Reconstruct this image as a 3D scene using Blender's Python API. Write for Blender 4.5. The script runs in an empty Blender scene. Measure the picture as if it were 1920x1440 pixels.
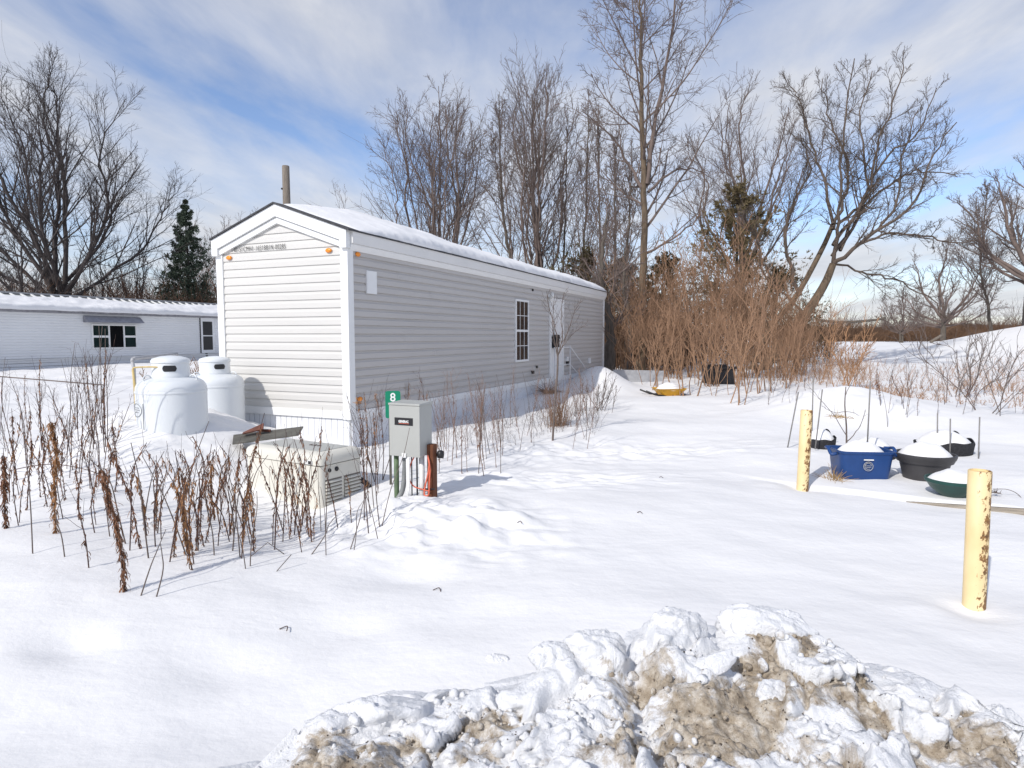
import bpy, math, random
import numpy as np
from mathutils import Vector, Matrix
random.seed(7)
RNG = np.random.default_rng(11)
C = bpy.context.scene.collection
PI = math.pi
rad = math.radians

# ------------------------------------------------------------------ camera model of the photograph
CAMZ, PITCH, FPX = 1.55, rad(4.24), 1201.0
cp, sp = math.cos(PITCH), math.sin(PITCH)
def ray(px, py):
    dx, dy = px - 960.0, py - 720.0
    return dx, FPX * cp - dy * sp, -(FPX * sp + dy * cp)
def P(px, py, Y):
    a, b, c = ray(px, py); k = Y / b
    return Vector((a * k, Y, CAMZ + c * k))

# ------------------------------------------------------------------ numpy noise
def _h(ix, iy, s):
    n = (ix.astype(np.int64) * 374761393 + iy.astype(np.int64) * 668265263 + s * 1442695041) & 0xFFFFFFFF
    n = ((n ^ (n >> 13)) * 1274126177) & 0xFFFFFFFF
    return ((n ^ (n >> 16)) & 0xFFFF) / 65535.0
def gnoise(x, y, s=0):
    x0, y0 = np.floor(x), np.floor(y); fx, fy = x - x0, y - y0
    u, v = fx*fx*fx*(fx*(fx*6-15)+10), fy*fy*fy*(fy*(fy*6-15)+10)
    def g(ix, iy, ax, ay):
        a = _h(ix, iy, s) * 2 * PI
        return np.cos(a) * ax + np.sin(a) * ay
    n00 = g(x0, y0, fx, fy); n10 = g(x0+1, y0, fx-1, fy)
    n01 = g(x0, y0+1, fx, fy-1); n11 = g(x0+1, y0+1, fx-1, fy-1)
    return ((n00*(1-u)+n10*u)*(1-v) + (n01*(1-u)+n11*u)*v) * 1.5
def fbm(x, y, o=4, s=0):
    r, a = 0, 1.0
    for i in range(o):
        r = r + a * gnoise(x * 2**i + i*17.3, y * 2**i - i*9.1, s + i); a *= .5
    return r
def cells(x, y, s=0):
    x0, y0 = np.floor(x), np.floor(y)
    f1 = np.full(x.shape, 9.0); f2 = np.full(x.shape, 9.0)
    idv = np.zeros(x.shape); ox = np.zeros(x.shape); oy = np.zeros(x.shape)
    for i in (-1, 0, 1):
        for j in (-1, 0, 1):
            cx, cy = x0 + i, y0 + j
            qx = cx + _h(cx, cy, s) ; qy = cy + _h(cx, cy, s + 5)
            d = np.hypot(qx - x, qy - y)
            m = d < f1
            f2 = np.where(m, f1, np.minimum(f2, d)); f1 = np.where(m, d, f1)
            idv = np.where(m, _h(cx, cy, s + 9), idv)
            ox = np.where(m, x - qx, ox); oy = np.where(m, y - qy, oy)
    return f1, f2, idv, ox, oy
def sstep(a, b, x):
    t = np.clip((x - a) / (b - a), 0, 1); return t * t * (3 - 2 * t)
def gau(x, y, cx, cy, sx, sy, rot=0):
    dx, dy = x - cx, y - cy
    if rot:
        c, s = math.cos(rot), math.sin(rot); dx, dy = dx*c + dy*s, -dx*s + dy*c
    return np.exp(-.5 * ((dx/sx)**2 + (dy/sy)**2))

# ------------------------------------------------------------------ terrain
HC = (-2.24, 8.8); HA = (.3965, .918); HB = (-.918, .3965); HROT = math.atan2(.918, .3965)
def hw(s, t, z=0.0):
    return Vector((HC[0] + HA[0]*s + HB[0]*t, HC[1] + HA[1]*s + HB[1]*t, z))
def bedmask(x, y):
    # raised bed lies beyond the board line through (3.3,6.45)-(4.6,5.47)
    d = (x - 3.77) * .60 + (y - 6.10) * .80
    return d
def terrain(x, y, fine=True):
    x = np.asarray(x, float); y = np.asarray(y, float)
    h = .0115 * np.clip(y - 9, 0, 90)
    h = h + .62 * gau(x, y, -4.25, 7.75, .95, .95) + .10 * gau(x, y, -4.3, 9.2, .8, .8) + .12 * gau(x, y, -9, 9, 4, 4)
    h = h + .05 * gau(x, y, -.9, 9.4, 1.2, 2.0) - .10 * gau(x, y, -2.5, 8.3, .6, .55) - .12 * gau(x, y, -2.0, 5.9, .75, .42, -.5)
    p = hw(10.2, -.7); h = h + .52 * gau(x, y, p.x, p.y, .5, .9)
    p = hw(7, -.5); h = h + .14 * gau(x, y, p.x, p.y, .7, 2.5, -.4)
    h = h + .40 * gau(x, y, 6.35, 12.2, 1.0, .8) + .03 * fbm(x*2, y*2, 3, 52) * gau(x, y, 6.35, 12.2, 1.0, .9) + .12 * gau(x, y, 7.6, 12.5, 2.2, 1.2)
    h = h + 2.2 * gau(x, y, 29.5, 31, 3.7, 7.5)
    h = h + .08 * gau(x, y, 9, 17, 5, 3)
    d = bedmask(x, y)
    h = h + np.where(x > 2.0, .05 * sstep(0.02, .10, d) * sstep(2.2, 3.6, x) * (1 - .6 * sstep(1.8, 3.2, d)), 0)
    # trodden ridge in front of the switch box, and the crossing track beyond it
    rg = gau(x, y, -.75, 5.15, .62, .42, -.45)
    h = h + .14 * rg - .05 * gau(x, y, -.9, 5.95, .45, .3)
    tr = gau(x, y, .25, 6.75, .95, .35, .05) + gau(x, y, 1.0, 8.6, 1.6, .5, .05)
    lf = gau(x, y, -2.9, 3.2, 1.4, .7)
    h = h + .05 * lf
    bk = gau(x, y, -14, 22, 7, 6)
    near = 1 - sstep(14, 40, np.abs(y) + .3*np.abs(x))
    h = h + .055 * gnoise(x*.42, y*.6, 3) * (.4 + near) + .3 * gnoise(x*.06, y*.06, 8) * sstep(14, 40, y)
    if fine:
        h = h + .015 * gnoise(x*1.2, y*1.5, 4) * (near + .3) + .005 * gnoise(x*3.1 + y*.8, y*3.6, 14) * near
        h = h + (.10 * fbm(x*2.6, y*3.2, 4, 21)) * np.clip(rg*1.4, 0, 1) + .060 * fbm(x*2.2, y*4.5, 4, 25) * np.clip(tr, 0, 1)
        h = h + .10 * fbm(x*1.2, y*1.2, 3, 31) * bk
        h = h + .05 * fbm(x*2.4, y*2.4, 3, 41) * gau(x, y, -4.4, 8.3, 2.2, 1.6)
        h = h + .0022 * gnoise(x*6, y*8, 6) * near
        for (qx, qy, a, s) in ((-1.35, 2.95, .045, .14), (-.95, 3.35, .035, .16), (-.30, 3.45, .035, .15), (-2.2, 3.1, .05, .11), (-2.05, 3.16, -.02, .07), (-2.75, 2.9, .05, .12), (-.75, 4.1, .04, .13), (.1, 4.6, .02, .12), (-1.0, 2.55, .03, .2)):
            h = h - a * gau(x, y, qx, qy, s*1.3, s)
        # snow scooped by the wind round the bollards
        for (qx, qy) in ((2.67, 3.6), (3.06, 6.65)):
            h = h - .04 * gau(x, y, qx - .03, qy - .03, .13, .11) + .02 * gau(x, y, qx - .3, qy, .14, .1)
    return h
def tz(x, y): return float(terrain(np.array([x]), np.array([y]))[0])
def G(px, py, dz=0.0):
    a, b, c = ray(px, py); z = 0.0
    for it in range(11):
        k = (z - CAMZ) / c if c < -1e-3 else 120 / b
        k = min(k, 120 / b)
        z = .45*z + .55*float(terrain(np.array([a*k]), np.array([b*k]), it > 7)[0])
    return Vector((a*k, b*k, tz(a*k, b*k) + dz))
def onG(px, Y, dz=0.0):
    x = (px - 960) / (FPX * cp + 6.5) * Y
    return Vector((x, Y, tz(x, Y) + dz))

# ------------------------------------------------------------------ materials
def nodes(m):
    m.use_nodes = True; nt = m.node_tree; nt.nodes.clear()
    o = nt.nodes.new('ShaderNodeOutputMaterial'); b = nt.nodes.new('ShaderNodeBsdfPrincipled')
    nt.links.new(b.outputs[0], o.inputs[0]); return nt, b
def ramp(nt, src, stops):
    r = nt.nodes.new('ShaderNodeValToRGB'); e = r.color_ramp.elements
    while len(e) < len(stops): e.new(.5)
    for k, (p, c) in enumerate(stops):
        e[k].position = p; e[k].color = (*c, 1) if len(c) == 3 else c
    nt.links.new(src, r.inputs[0]); return r.outputs[0]
def noise(nt, vec, scale, detail=4, rough=.55, dist=0):
    n = nt.nodes.new('ShaderNodeTexNoise'); n.inputs['Scale'].default_value = scale
    n.inputs['Detail'].default_value = detail; n.inputs['Roughness'].default_value = rough
    n.inputs['Distortion'].default_value = dist
    nt.links.new(vec, n.inputs['Vector']); return n.outputs[0]
def coords(nt, scale=(1,1,1), kind='Object', rot=(0,0,0)):
    t = nt.nodes.new('ShaderNodeTexCoord'); m = nt.nodes.new('ShaderNodeMapping')
    m.inputs['Scale'].default_value = scale; m.inputs['Rotation'].default_value = rot
    nt.links.new(t.outputs[kind], m.inputs[0]); return m.outputs[0]
def mixc(nt, fac, a, b):
    m = nt.nodes.new('ShaderNodeMix'); m.data_type = 'RGBA'
    for sock, v in ((0, fac), (6, a), (7, b)):
        if hasattr(v, 'links'): nt.links.new(v, m.inputs[sock])
        elif sock == 0: m.inputs[0].default_value = v
        else: m.inputs[sock].default_value = (*v, 1)
    return m.outputs[2]
def bump(nt, b, src, strength, dist=.01):
    k = nt.nodes.new('ShaderNodeBump'); k.inputs['Strength'].default_value = strength; k.inputs['Distance'].default_value = dist
    nt.links.new(src, k.inputs['Height']); nt.links.new(k.outputs[0], b.inputs['Normal'])
def M(name, c, rough=.6, var=.15, scale=6, bmp=0, bscale=40, metal=0, stretch=(1,1,1), dirt=None, dirt_at=.62, dscale=3, spec=.4):
    m = bpy.data.materials.new(name); nt, b = nodes(m)
    v = coords(nt, stretch)
    n = noise(nt, v, scale, 5)
    lo = tuple(x*(1-var) for x in c); hi = tuple(min(1, x*(1+var)) for x in c)
    col = ramp(nt, n, [(.3, lo), (.7, hi)])
    if dirt:
        n2 = noise(nt, v, dscale, 8, .65)
        f = ramp(nt, n2, [(dirt_at, (0,0,0)), (dirt_at+.05, (1,1,1))])
        col = mixc(nt, f, col, dirt)
    nt.links.new(col, b.inputs['Base Color'])
    b.inputs['Roughness'].default_value = rough; b.inputs['Metallic'].default_value = metal
    b.inputs['Specular IOR Level'].default_value = spec
    if bmp: bump(nt, b, noise(nt, v, bscale, 4), bmp)
    return m

def snow_mat(name, tint=(.86,.87,.89), bscale=18, strength=.24):
    m = bpy.data.materials.new(name); nt, b = nodes(m)
    v = coords(nt)
    n = noise(nt, v, 1.3, 6)
    col = ramp(nt, n, [(.3, tuple(x*.955 for x in tint)), (.7, tint)])
    nt.links.new(col, b.inputs['Base Color']); b.inputs['Roughness'].default_value = .75
    b.inputs['Specular IOR Level'].default_value = .15
    ad = nt.nodes.new('ShaderNodeMath'); ad.operation = 'ADD'
    nt.links.new(noise(nt, v, bscale, 6, .6), ad.inputs[0])
    v2 = coords(nt, (1, 2.2, 1), 'Object', (0, 0, .35))
    nt.links.new(noise(nt, v2, bscale*.35, 4, .5), ad.inputs[1])
    bump(nt, b, ad.outputs[0], strength, .02)
    return m
def bank_mat():
    m = bpy.data.materials.new('ploughed_snow'); nt, b = nodes(m)
    v = coords(nt)
    geo = nt.nodes.new('ShaderNodeNewGeometry'); at = nt.nodes.new('ShaderNodeAttribute'); at.attribute_name = 'dirt'
    n1 = noise(nt, v, 4.2, 12, .76, .5); n2 = noise(nt, v, 85, 4, .75); n3 = noise(nt, v, 14, 8, .7)
    white = ramp(nt, n3, [(.3, (.74,.745,.755)), (.7, (.83,.83,.84))])
    tan = ramp(nt, n3, [(.30, (.15,.115,.078)), (.43, (.31,.245,.17)), (.54, (.46,.39,.30)), (.68, (.69,.65,.58))])
    speck = ramp(nt, n2, [(.32, (.14,.11,.09)), (.42, (1,1,1))])
    mu = nt.nodes.new('ShaderNodeMix'); mu.data_type='RGBA'; mu.blend_type='MULTIPLY'; mu.inputs[0].default_value = .75
    nt.links.new(tan, mu.inputs[6]); nt.links.new(speck, mu.inputs[7])
    ad = nt.nodes.new('ShaderNodeMath'); ad.operation='MULTIPLY_ADD'; ad.inputs[1].default_value = 1.75
    nt.links.new(n1, ad.inputs[0]); nt.links.new(at.outputs['Fac'], ad.inputs[2])
    sb = nt.nodes.new('ShaderNodeMath'); sb.operation='SUBTRACT'; sb.inputs[1].default_value = .80; nt.links.new(ad.outputs[0], sb.inputs[0])
    f = ramp(nt, sb.outputs[0], [(.47, (0,0,0)), (.55, (.55,.55,.55)), (.66, (.95,.95,.95))])
    nt.links.new(mixc(nt, f, white, mu.outputs[2]), b.inputs['Base Color'])
    b.inputs['Roughness'].default_value = .7; b.inputs['Specular IOR Level'].default_value = .2
    a2 = nt.nodes.new('ShaderNodeMath'); a2.operation='MULTIPLY_ADD'; a2.inputs[1].default_value = .35
    nt.links.new(n2, a2.inputs[0]); nt.links.new(noise(nt, v, 22, 8, .7), a2.inputs[2])
    bump(nt, b, a2.outputs[0], .8, .02)
    return m

MS = snow_mat('snow', (.815,.805,.795))
MSR = snow_mat('roof_snow', (.82,.815,.815), 14, .4)
MBANK = bank_mat()
M_side = M('vinyl_siding_shaded', (.515,.492,.47), .45, .04, 1.2, .12, 60, stretch=(.3,.3,2))  # one vinyl on both walls; this darker copy carries the long wall's shade
M_end = M('vinyl_siding_sunlit', (.605,.59,.56), .45, .04, 1.2, .12, 60, stretch=(.3,.3,2))  # same vinyl as the long wall, sunlight on the gable painted in as lighter colour
M_white = M('white_vinyl_trim', (.80,.80,.79), .4, .02, 2, .05, 40)
M_skirt = M('white_skirting', (.74,.75,.77), .5, .05, 2, .06, 40)
M_fascia = M('fascia', (.74,.73,.71), .45, .03, 2, .05, 50)
M_shingle = M('dark_shingle', (.06,.06,.065), .9, .4, 20, .4, 60)
M_amber = M('amber_lens', (.85,.28,.03), .25, .1, 20)
M_pit = M('dark_opening', (.008,.008,.009), .9, .2, 8, spec=.05)
M_dark = M('dark_plastic', (.02,.02,.022), .4, .2, 8)
M_black = M('black_fabric', (.022,.022,.025), .85, .5, 60, .5, 90)
M_ink = M('black_print', (.06,.06,.06), .6, .3, 30)
M_tank = M('tank_paint', (.71,.735,.75), .38, .02, 2, .03, 30)
M_decal = M('decal_print', (.33,.34,.35), .5, .2, 30)
M_gen = M('cream_housing', (.66,.635,.56), .4, .03, 2, .05, 200)
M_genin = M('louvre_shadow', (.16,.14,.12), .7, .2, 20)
M_box = M('grey_cabinet', (.40,.405,.38), .42, .03, 3, .04, 150)
M_green = M('green_sign', (.005,.22,.12), .4, .08, 10)
M_conG = M('green_conduit', (.10,.15,.08), .6, .3, 10)
M_con = M('grey_conduit', (.22,.23,.23), .5, .2, 10)
M_pvc = M('white_pvc', (.72,.72,.70), .4, .05, 10)
M_post = M('stained_post', (.15,.055,.025), .8, .35, 8, .4, 30, stretch=(6,6,.6))
M_cord = M('orange_cord', (.70,.16,.09), .5, .1, 10)
M_boll = None
M_blue = M('blue_tub', (.012,.05,.175), .4, .12, 6, .03, 20)
M_grey = M('dark_grey_planter', (.048,.046,.048), .5, .12, 10, .04, 40)
M_dgreen = M('dark_green_planter', (.012,.055,.045), .4, .12, 10)
M_stake = M('grey_stake', (.22,.21,.20), .6, .2, 20)
M_board = M('weathered_board', (.30,.26,.21), .85, .35, 6, .4, 30, stretch=(.6,8,8))
M_wood = M('old_wood', (.20,.17,.14), .9, .35, 5, .5, 30, stretch=(8,8,.6))
M_rustwood = M('rusty_panel', (.16,.06,.04), .8, .4, 6, .3, 30)
M_greyrust = M('weathered_metal', (.10,.095,.08), .7, .35, 7, .3, 30, dirt=(.05,.045,.04))
M_yel = M('yellow_barrow', (.56,.30,.02), .5, .15, 8, dirt=(.22,.10,.03), dirt_at=.6)
M_ypipe = M('yellow_pipe', (.62,.47,.20), .5, .12, 10)
M_gpipe = M('grey_pipe', (.40,.40,.41), .5, .12, 10)
M_rail = M('pale_railing', (.62,.62,.62), .45, .06, 10)
M_tsid = M('pale_metal_siding', (.79,.80,.81), .5, .05, .6, .08, 20)
M_troof = M('ribbed_roof', (.20,.21,.20), .6, .2, 6)
M_awn = M('awning', (.30,.30,.33), .7, .2, 6)
M_grit = M('grit', (.085,.065,.05), .9, .5, 40)
M_bark = M('grey_bark', (.105,.088,.072), .95, .35, 5, .6, 30, stretch=(3,3,.6))
M_barkD = M('dark_bark', (.058,.050,.046), .95, .35, 5, .6, 30, stretch=(3,3,.6))
M_barkB = M('brown_bark', (.125,.092,.062), .95, .35, 4, .6, 30, stretch=(3,3,.6))
M_twig = M('twig_bark', (.155,.118,.102), .9, .25, 2)
M_twigD = M('dark_twig_bark', (.060,.050,.048), .9, .25, 2)
M_twigB = M('brown_twig_bark', (.115,.088,.07), .9, .25, 2)
M_thick = M('tan_twigs', (.30,.178,.107), .9, .5, .5)
M_brush = M('brown_brush', (.125,.073,.048), .95, .4, .35)
M_brushR = M('russet_brush', (.155,.088,.05), .95, .4, .25)
M_spruce = M('spruce_needles', (.068,.092,.064), .8, .4, 1.5)
M_pine = M('pine_needles', (.165,.128,.066), .8, .4, 1.2)
M_junip = M('juniper_foliage', (.085,.068,.032), .85, .5, .9)
M_weed = M('weed_stem', (.085,.050,.042), .9, .35, 5)
M_weedleaf = M('dead_weed_leaf', (.185,.090,.050), .9, .5, 9)
M_weedtan = M('tan_dead_leaf', (.28,.14,.06), .9, .45, 9)
M_weedgrey = M('grey_weed_stem', (.14,.11,.095), .9, .3, 5)
M_straw = M('straw', (.46,.30,.13), .9, .35, 9)
M_redtw = M('red_twigs', (.40,.225,.12), .9, .3, 3)
M_hill = M('distant_woods', (.105,.095,.115), 1, .35, .03)  # bluish grey base colour stands in for distance haze
def glass(name, c):
    m = bpy.data.materials.new(name); nt, b = nodes(m)
    n = noise(nt, coords(nt), 3, 3)
    nt.links.new(ramp(nt, n, [(.3, tuple(x*.6 for x in c)), (.7, c)]), b.inputs['Base Color'])
    b.inputs['Roughness'].default_value = .04; b.inputs['Specular IOR Level'].default_value = .55
    return m
M_glass = glass('dark_glass', (.02,.022,.026))
M_glassT = glass('teal_glass', (.012,.03,.03))
def bollard_mat():
    m = bpy.data.materials.new('chipped_yellow_paint'); nt, b = nodes(m)
    v = coords(nt, (1,1,.65))
    n = noise(nt, v, 34, 8, .68, .3); n0 = noise(nt, v, 5, 3); g = noise(nt, v, 90, 4)
    sx = nt.nodes.new('ShaderNodeSeparateXYZ'); nt.links.new(coords(nt), sx.inputs[0])
    ad = nt.nodes.new('ShaderNodeMath'); ad.operation='MULTIPLY_ADD'; ad.inputs[1].default_value = 2.6
    nt.links.new(sx.outputs[0], ad.inputs[0]); nt.links.new(n, ad.inputs[2])
    paint = ramp(nt, n0, [(.3, (.70,.53,.27)), (.7, (.80,.65,.37))])
    rust = ramp(nt, g, [(.35, (.10,.055,.02)), (.55, (.26,.12,.035)), (.7, (.24,.20,.07))])
    f = ramp(nt, ad.outputs[0], [(.585, (0,0,0)), (.61, (1,1,1))])
    nt.links.new(mixc(nt, f, paint, rust), b.inputs['Base Color']); b.inputs['Roughness'].default_value = .5
    bump(nt, b, f, -.4, .004); return m
M_boll = bollard_mat()

# ------------------------------------------------------------------ mesh helpers
def tag(o, label=None, cat=None, group=None, kind=None):
    if label: o['label'] = label
    if cat: o['category'] = cat
    if group: o['group'] = group
    if kind: o['kind'] = kind
    return o
def thing(name, label, cat, loc=(0,0,0), rotz=0, group=None):
    o = bpy.data.objects.new(name, None); C.objects.link(o); o.empty_display_size = .1
    o.location = loc; o.rotation_euler = (0,0,rotz)
    return tag(o, label, cat, group)
def np_mesh(name, V, F, mat, parent=None, smooth=True, loc=None):
    """V (n,3); F list of (m,k) int arrays"""
    me = bpy.data.meshes.new(name)
    V = np.asarray(V, np.float32).reshape(-1, 3)
    F = [np.asarray(f, np.int32) for f in F if len(f)]
    me.vertices.add(len(V)); me.vertices.foreach_set('co', V.ravel())
    nl = sum(f.size for f in F); npoly = sum(len(f) for f in F)
    me.loops.add(nl); me.polygons.add(npoly)
    me.loops.foreach_set('vertex_index', np.concatenate([f.ravel() for f in F]))
    tot = np.concatenate([np.full(len(f), f.shape[1], np.int32) for f in F])
    st = np.concatenate([[0], np.cumsum(tot)[:-1]]).astype(np.int32)
    me.polygons.foreach_set('loop_start', st); me.polygons.foreach_set('loop_total', tot)
    if smooth: me.polygons.foreach_set('use_smooth', np.ones(npoly, bool))
    me.update(calc_edges=True); me.validate()
    me.materials.append(mat)
    o = bpy.data.objects.new(name, me); C.objects.link(o)
    if parent: o.parent = parent
    if loc is not None: o.location = loc
    return o
class MB:
    def __init__(s): s.v = []; s.f = []
    def add(s, vs, fs):
        n = len(s.v); s.v += [tuple(v) for v in vs]; s.f += [tuple(i + n for i in f) for f in fs]; return s
    def box(s, x0, x1, y0, y1, z0, z1, mtx=None):
        vs = [Vector((x, y, z)) for z in (z0, z1) for y in (y0, y1) for x in (x0, x1)]
        if mtx: vs = [mtx @ v for v in vs]
        return s.add(vs, [(0,2,3,1), (4,5,7,6), (0,1,5,4), (2,6,7,3), (0,4,6,2), (1,3,7,5)])
    def prism(s, pts, axis, a, b):
        """pts 2D polygon in the two other axes, extruded along axis between a and b"""
        n = len(pts)
        def mk(p, c):
            return {'x': (c, p[0], p[1]), 'y': (p[0], c, p[1]), 'z': (p[0], p[1], c)}[axis]
        vs = [mk(p, a) for p in pts] + [mk(p, b) for p in pts]
        fs = [tuple(range(n))[::-1], tuple(range(n, 2*n))] + [(i, (i+1) % n, n + (i+1) % n, n + i) for i in range(n)]
        return s.add(vs, fs)
    def lathe(s, prof, n=32, cx=0, cy=0, wob=None, cap=True):
        vs = []; fs = []
        for (r, z) in prof:
            for k in range(n):
                a = 2*PI*k/n; q = wob(a, z) if wob else 1
                vs.append((cx + r*q*math.cos(a), cy + r*q*math.sin(a), z))
        for i in range(len(prof)-1):
            for k in range(n):
                k2 = (k+1) % n
                fs.append((i*n+k, i*n+k2, (i+1)*n+k2, (i+1)*n+k))
        if cap:
            fs.append(tuple(range(n))[::-1]); fs.append(tuple((len(prof)-1)*n + k for k in range(n)))
        return s.add(vs, fs)
    def tube(s, pts, r, n=8, cap=True):
        pts = [Vector(p) for p in pts]; K = len(pts)
        if not hasattr(r, '__len__'): r = [r]*K
        vs = []; fs = []; u = None
        for i, p in enumerate(pts):
            t = (pts[min(i+1, K-1)] - pts[max(i-1, 0)]).normalized()
            if u is None: u = t.orthogonal().normalized()
            u = (u - t*u.dot(t)).normalized(); w = t.cross(u)
            for k in range(n):
                a = 2*PI*k/n; vs.append(p + (u*math.cos(a) + w*math.sin(a))*r[i])
        for i in range(K-1):
            for k in range(n):
                k2 = (k+1) % n; fs.append((i*n+k, i*n+k2, (i+1)*n+k2, (i+1)*n+k))
        if cap: fs.append(tuple(range(n))[::-1]); fs.append(tuple((K-1)*n+k for k in range(n)))
        return s.add(vs, fs)
    def build(s, name, mat, parent=None, smooth=False, bevel=0, loc=None, auto=None):
        me = bpy.data.meshes.new(name); me.from_pydata(s.v, [], s.f); me.update(); me.materials.append(mat)
        if smooth or auto:
            me.polygons.foreach_set('use_smooth', np.ones(len(me.polygons), bool))
        if auto:
            me.set_sharp_from_angle(angle=auto)
        o = bpy.data.objects.new(name, me); C.objects.link(o)
        if parent: o.parent = parent
        if loc is not None: o.location = loc
        if bevel:
            b = o.modifiers.new('bevel', 'BEVEL'); b.width = bevel; b.segments = 2; b.limit_method = 'ANGLE'; b.angle_limit = rad(35)
        return o
def curve(pts, n=20):
    """Catmull-Rom through pts"""
    pts = [Vector(p) for p in pts]; q = [pts[0]*2 - pts[1]] + pts + [pts[-1]*2 - pts[-2]]; out = []
    for i in range(1, len(q)-2):
        a, b, c, d = q[i-1:i+3]
        for k in range(n):
            t = k/n
            out.append(.5*((2*b) + (c-a)*t + (2*a-5*b+4*c-d)*t*t + (3*b-a-3*c+d)*t**3))
    out.append(pts[-1]); return out
def text_mesh(name, body, size, mat, parent, mtx, sx=1.0, bold=0.0, extrude=.002, align='LEFT', spacing=1.0):
    cu = bpy.data.curves.new(name, 'FONT'); cu.body = body; cu.size = size; cu.extrude = extrude; cu.offset = bold
    cu.align_x = align; cu.align_y = 'CENTER'; cu.space_character = spacing
    t = bpy.data.objects.new('tmp', cu); C.objects.link(t)
    dg = bpy.context.evaluated_depsgraph_get(); me = bpy.data.meshes.new_from_object(t.evaluated_get(dg))
    bpy.data.objects.remove(t); bpy.data.curves.remove(cu)
    me.name = name; me.transform(mtx @ Matrix.Diagonal((sx, 1, 1, 1))); me.materials.clear(); me.materials.append(mat)
    o = bpy.data.objects.new(name, me); C.objects.link(o); o.parent = parent; return o
def frame(origin, x, y):
    x = Vector(x).normalized(); y = Vector(y).normalized(); z = x.cross(y)
    return Matrix.Translation(origin) @ Matrix((x, y, z)).transposed().to_4x4()
def dup(root, loc, rotz, sc=1.0, label=None, group=None):
    r = root.copy(); C.objects.link(r); r.location = loc; r.rotation_euler = (0, 0, rotz)
    r.scale = (sc, sc, sc) if not hasattr(sc, '__len__') else sc
    if label: r['label'] = label
    if group: r['group'] = group
    for ch in list(root.children):
        c = ch.copy(); C.objects.link(c); c.parent = r
        for g in ch.children:
            d = g.copy(); C.objects.link(d); d.parent = c
    return r

# ------------------------------------------------------------------ branch growth (vectorised)
TW = .74
def unit(a): return a / np.maximum(np.linalg.norm(a, axis=-1, keepdims=True), 1e-9)
def tubes(levels, sides):
    """levels: list of (P (M,K,3), R (M,K)); returns V, [F]"""
    VV = []; FF = []; base = 0
    for (Pn, Rn), S in zip(levels, sides):
        Mn, K, _ = Pn.shape
        if Mn == 0: continue
        T = np.empty_like(Pn); T[:, 1:-1] = Pn[:, 2:] - Pn[:, :-2]; T[:, 0] = Pn[:, 1] - Pn[:, 0]; T[:, -1] = Pn[:, -1] - Pn[:, -2]
        T = unit(T); ref = np.zeros_like(T); ref[..., 0] = .83; ref[..., 1] = .55; ref[..., 2] = .1
        U = unit(np.cross(T, ref)); W = np.cross(T, U)
        a = np.arange(S) * 2*PI/S
        V = Pn[:, :, None] + Rn[:, :, None, None] * (np.cos(a)[None, None, :, None]*U[:, :, None] + np.sin(a)[None, None, :, None]*W[:, :, None])
        idx = base + np.arange(Mn*K*S).reshape(Mn, K, S)
        n = np.roll(idx, -1, 2)
        F = np.stack([idx[:, :-1], n[:, :-1], n[:, 1:], idx[:, 1:]], -1).reshape(-1, 4)
        VV.append(V.reshape(-1, 3)); FF.append(F); base += Mn*K*S
    return np.concatenate(VV), [np.concatenate(FF)]
def grow(par, n, t0, t1, ang, dang, lf, K, trop, wig, rf, rmin, rng, taper=.55, lvar=.35, absl=None, planar=None):
    Pn, Rn = par; Mn, Kp, _ = Pn.shape
    L = np.linalg.norm(np.diff(Pn, axis=1), axis=2).sum(1)
    N = Mn * n
    t = (np.arange(n)[None] + rng.random((Mn, n))) / n * (t1 - t0) + t0
    f = t * (Kp - 1); i = np.minimum(f.astype(int), Kp - 2); w = (f - i)[..., None]
    m = np.arange(Mn)[:, None]
    p = Pn[m, i]*(1-w) + Pn[m, i+1]*w
    T = unit(Pn[m, i+1] - Pn[m, i]); r0 = Rn[m, i]*(1-w[..., 0]) + Rn[m, i+1]*w[..., 0]
    az = np.arange(n)[None]*2.4 + rng.random((Mn, 1))*6.28 + rng.normal(0, .5, (Mn, n))
    ref = np.broadcast_to(np.array([.31, .17, .93]), T.shape); bad = np.abs((T*ref).sum(-1, keepdims=True)) > .93
    ref = np.where(bad, np.array([.9, .4, .1]), ref)
    U = unit(np.cross(T, ref)); W = np.cross(T, U)
    d = U*np.cos(az)[..., None] + W*np.sin(az)[..., None]
    a = np.radians(ang + rng.normal(0, dang, (Mn, n)))[..., None]
    D = unit(T*np.cos(a) + d*np.sin(a))
    ln = (L[:, None]*lf if absl is None else absl) * (1 - taper*(t - t0)/max(t1-t0, 1e-6)) * np.exp(rng.normal(0, lvar, (Mn, n)))
    p = p.reshape(N, 3); D = D.reshape(N, 3); ln = ln.reshape(N); r0 = r0.reshape(N)
    rmin = rmin*TW
    out = np.empty((N, K, 3)); out[:, 0] = p
    for k in range(1, K):
        D = unit(D + rng.normal(0, wig, (N, 3)) + np.array([0, 0, trop]))
        out[:, k] = out[:, k-1] + D*(ln/(K-1))[:, None]
    rs = np.maximum(r0*rf, rmin*1.3)[:, None]; re = np.maximum(rs*.3, rmin*.7)
    s = np.linspace(0, 1, K)[None]
    return out, rs*(1-s) + re*s
def poly(pts, r0, r1, K=14, pw=1.0, wob=0, rng=RNG):
    c = curve(pts, 10); c = np.array([tuple(q) for q in c]); s = np.linspace(0, len(c)-1, K)
    i = np.minimum(s.astype(int), len(c)-2); w = (s-i)[:, None]; Q = c[i]*(1-w) + c[i+1]*w
    if wob: Q[1:] += rng.normal(0, wob, (K-1, 3))
    t = np.linspace(0, 1, K)**pw
    return Q[None], (r0*(1-t) + r1*t)[None]
def cat(ls): return np.concatenate([a for a, _ in ls]), np.concatenate([b for _, b in ls])
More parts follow.
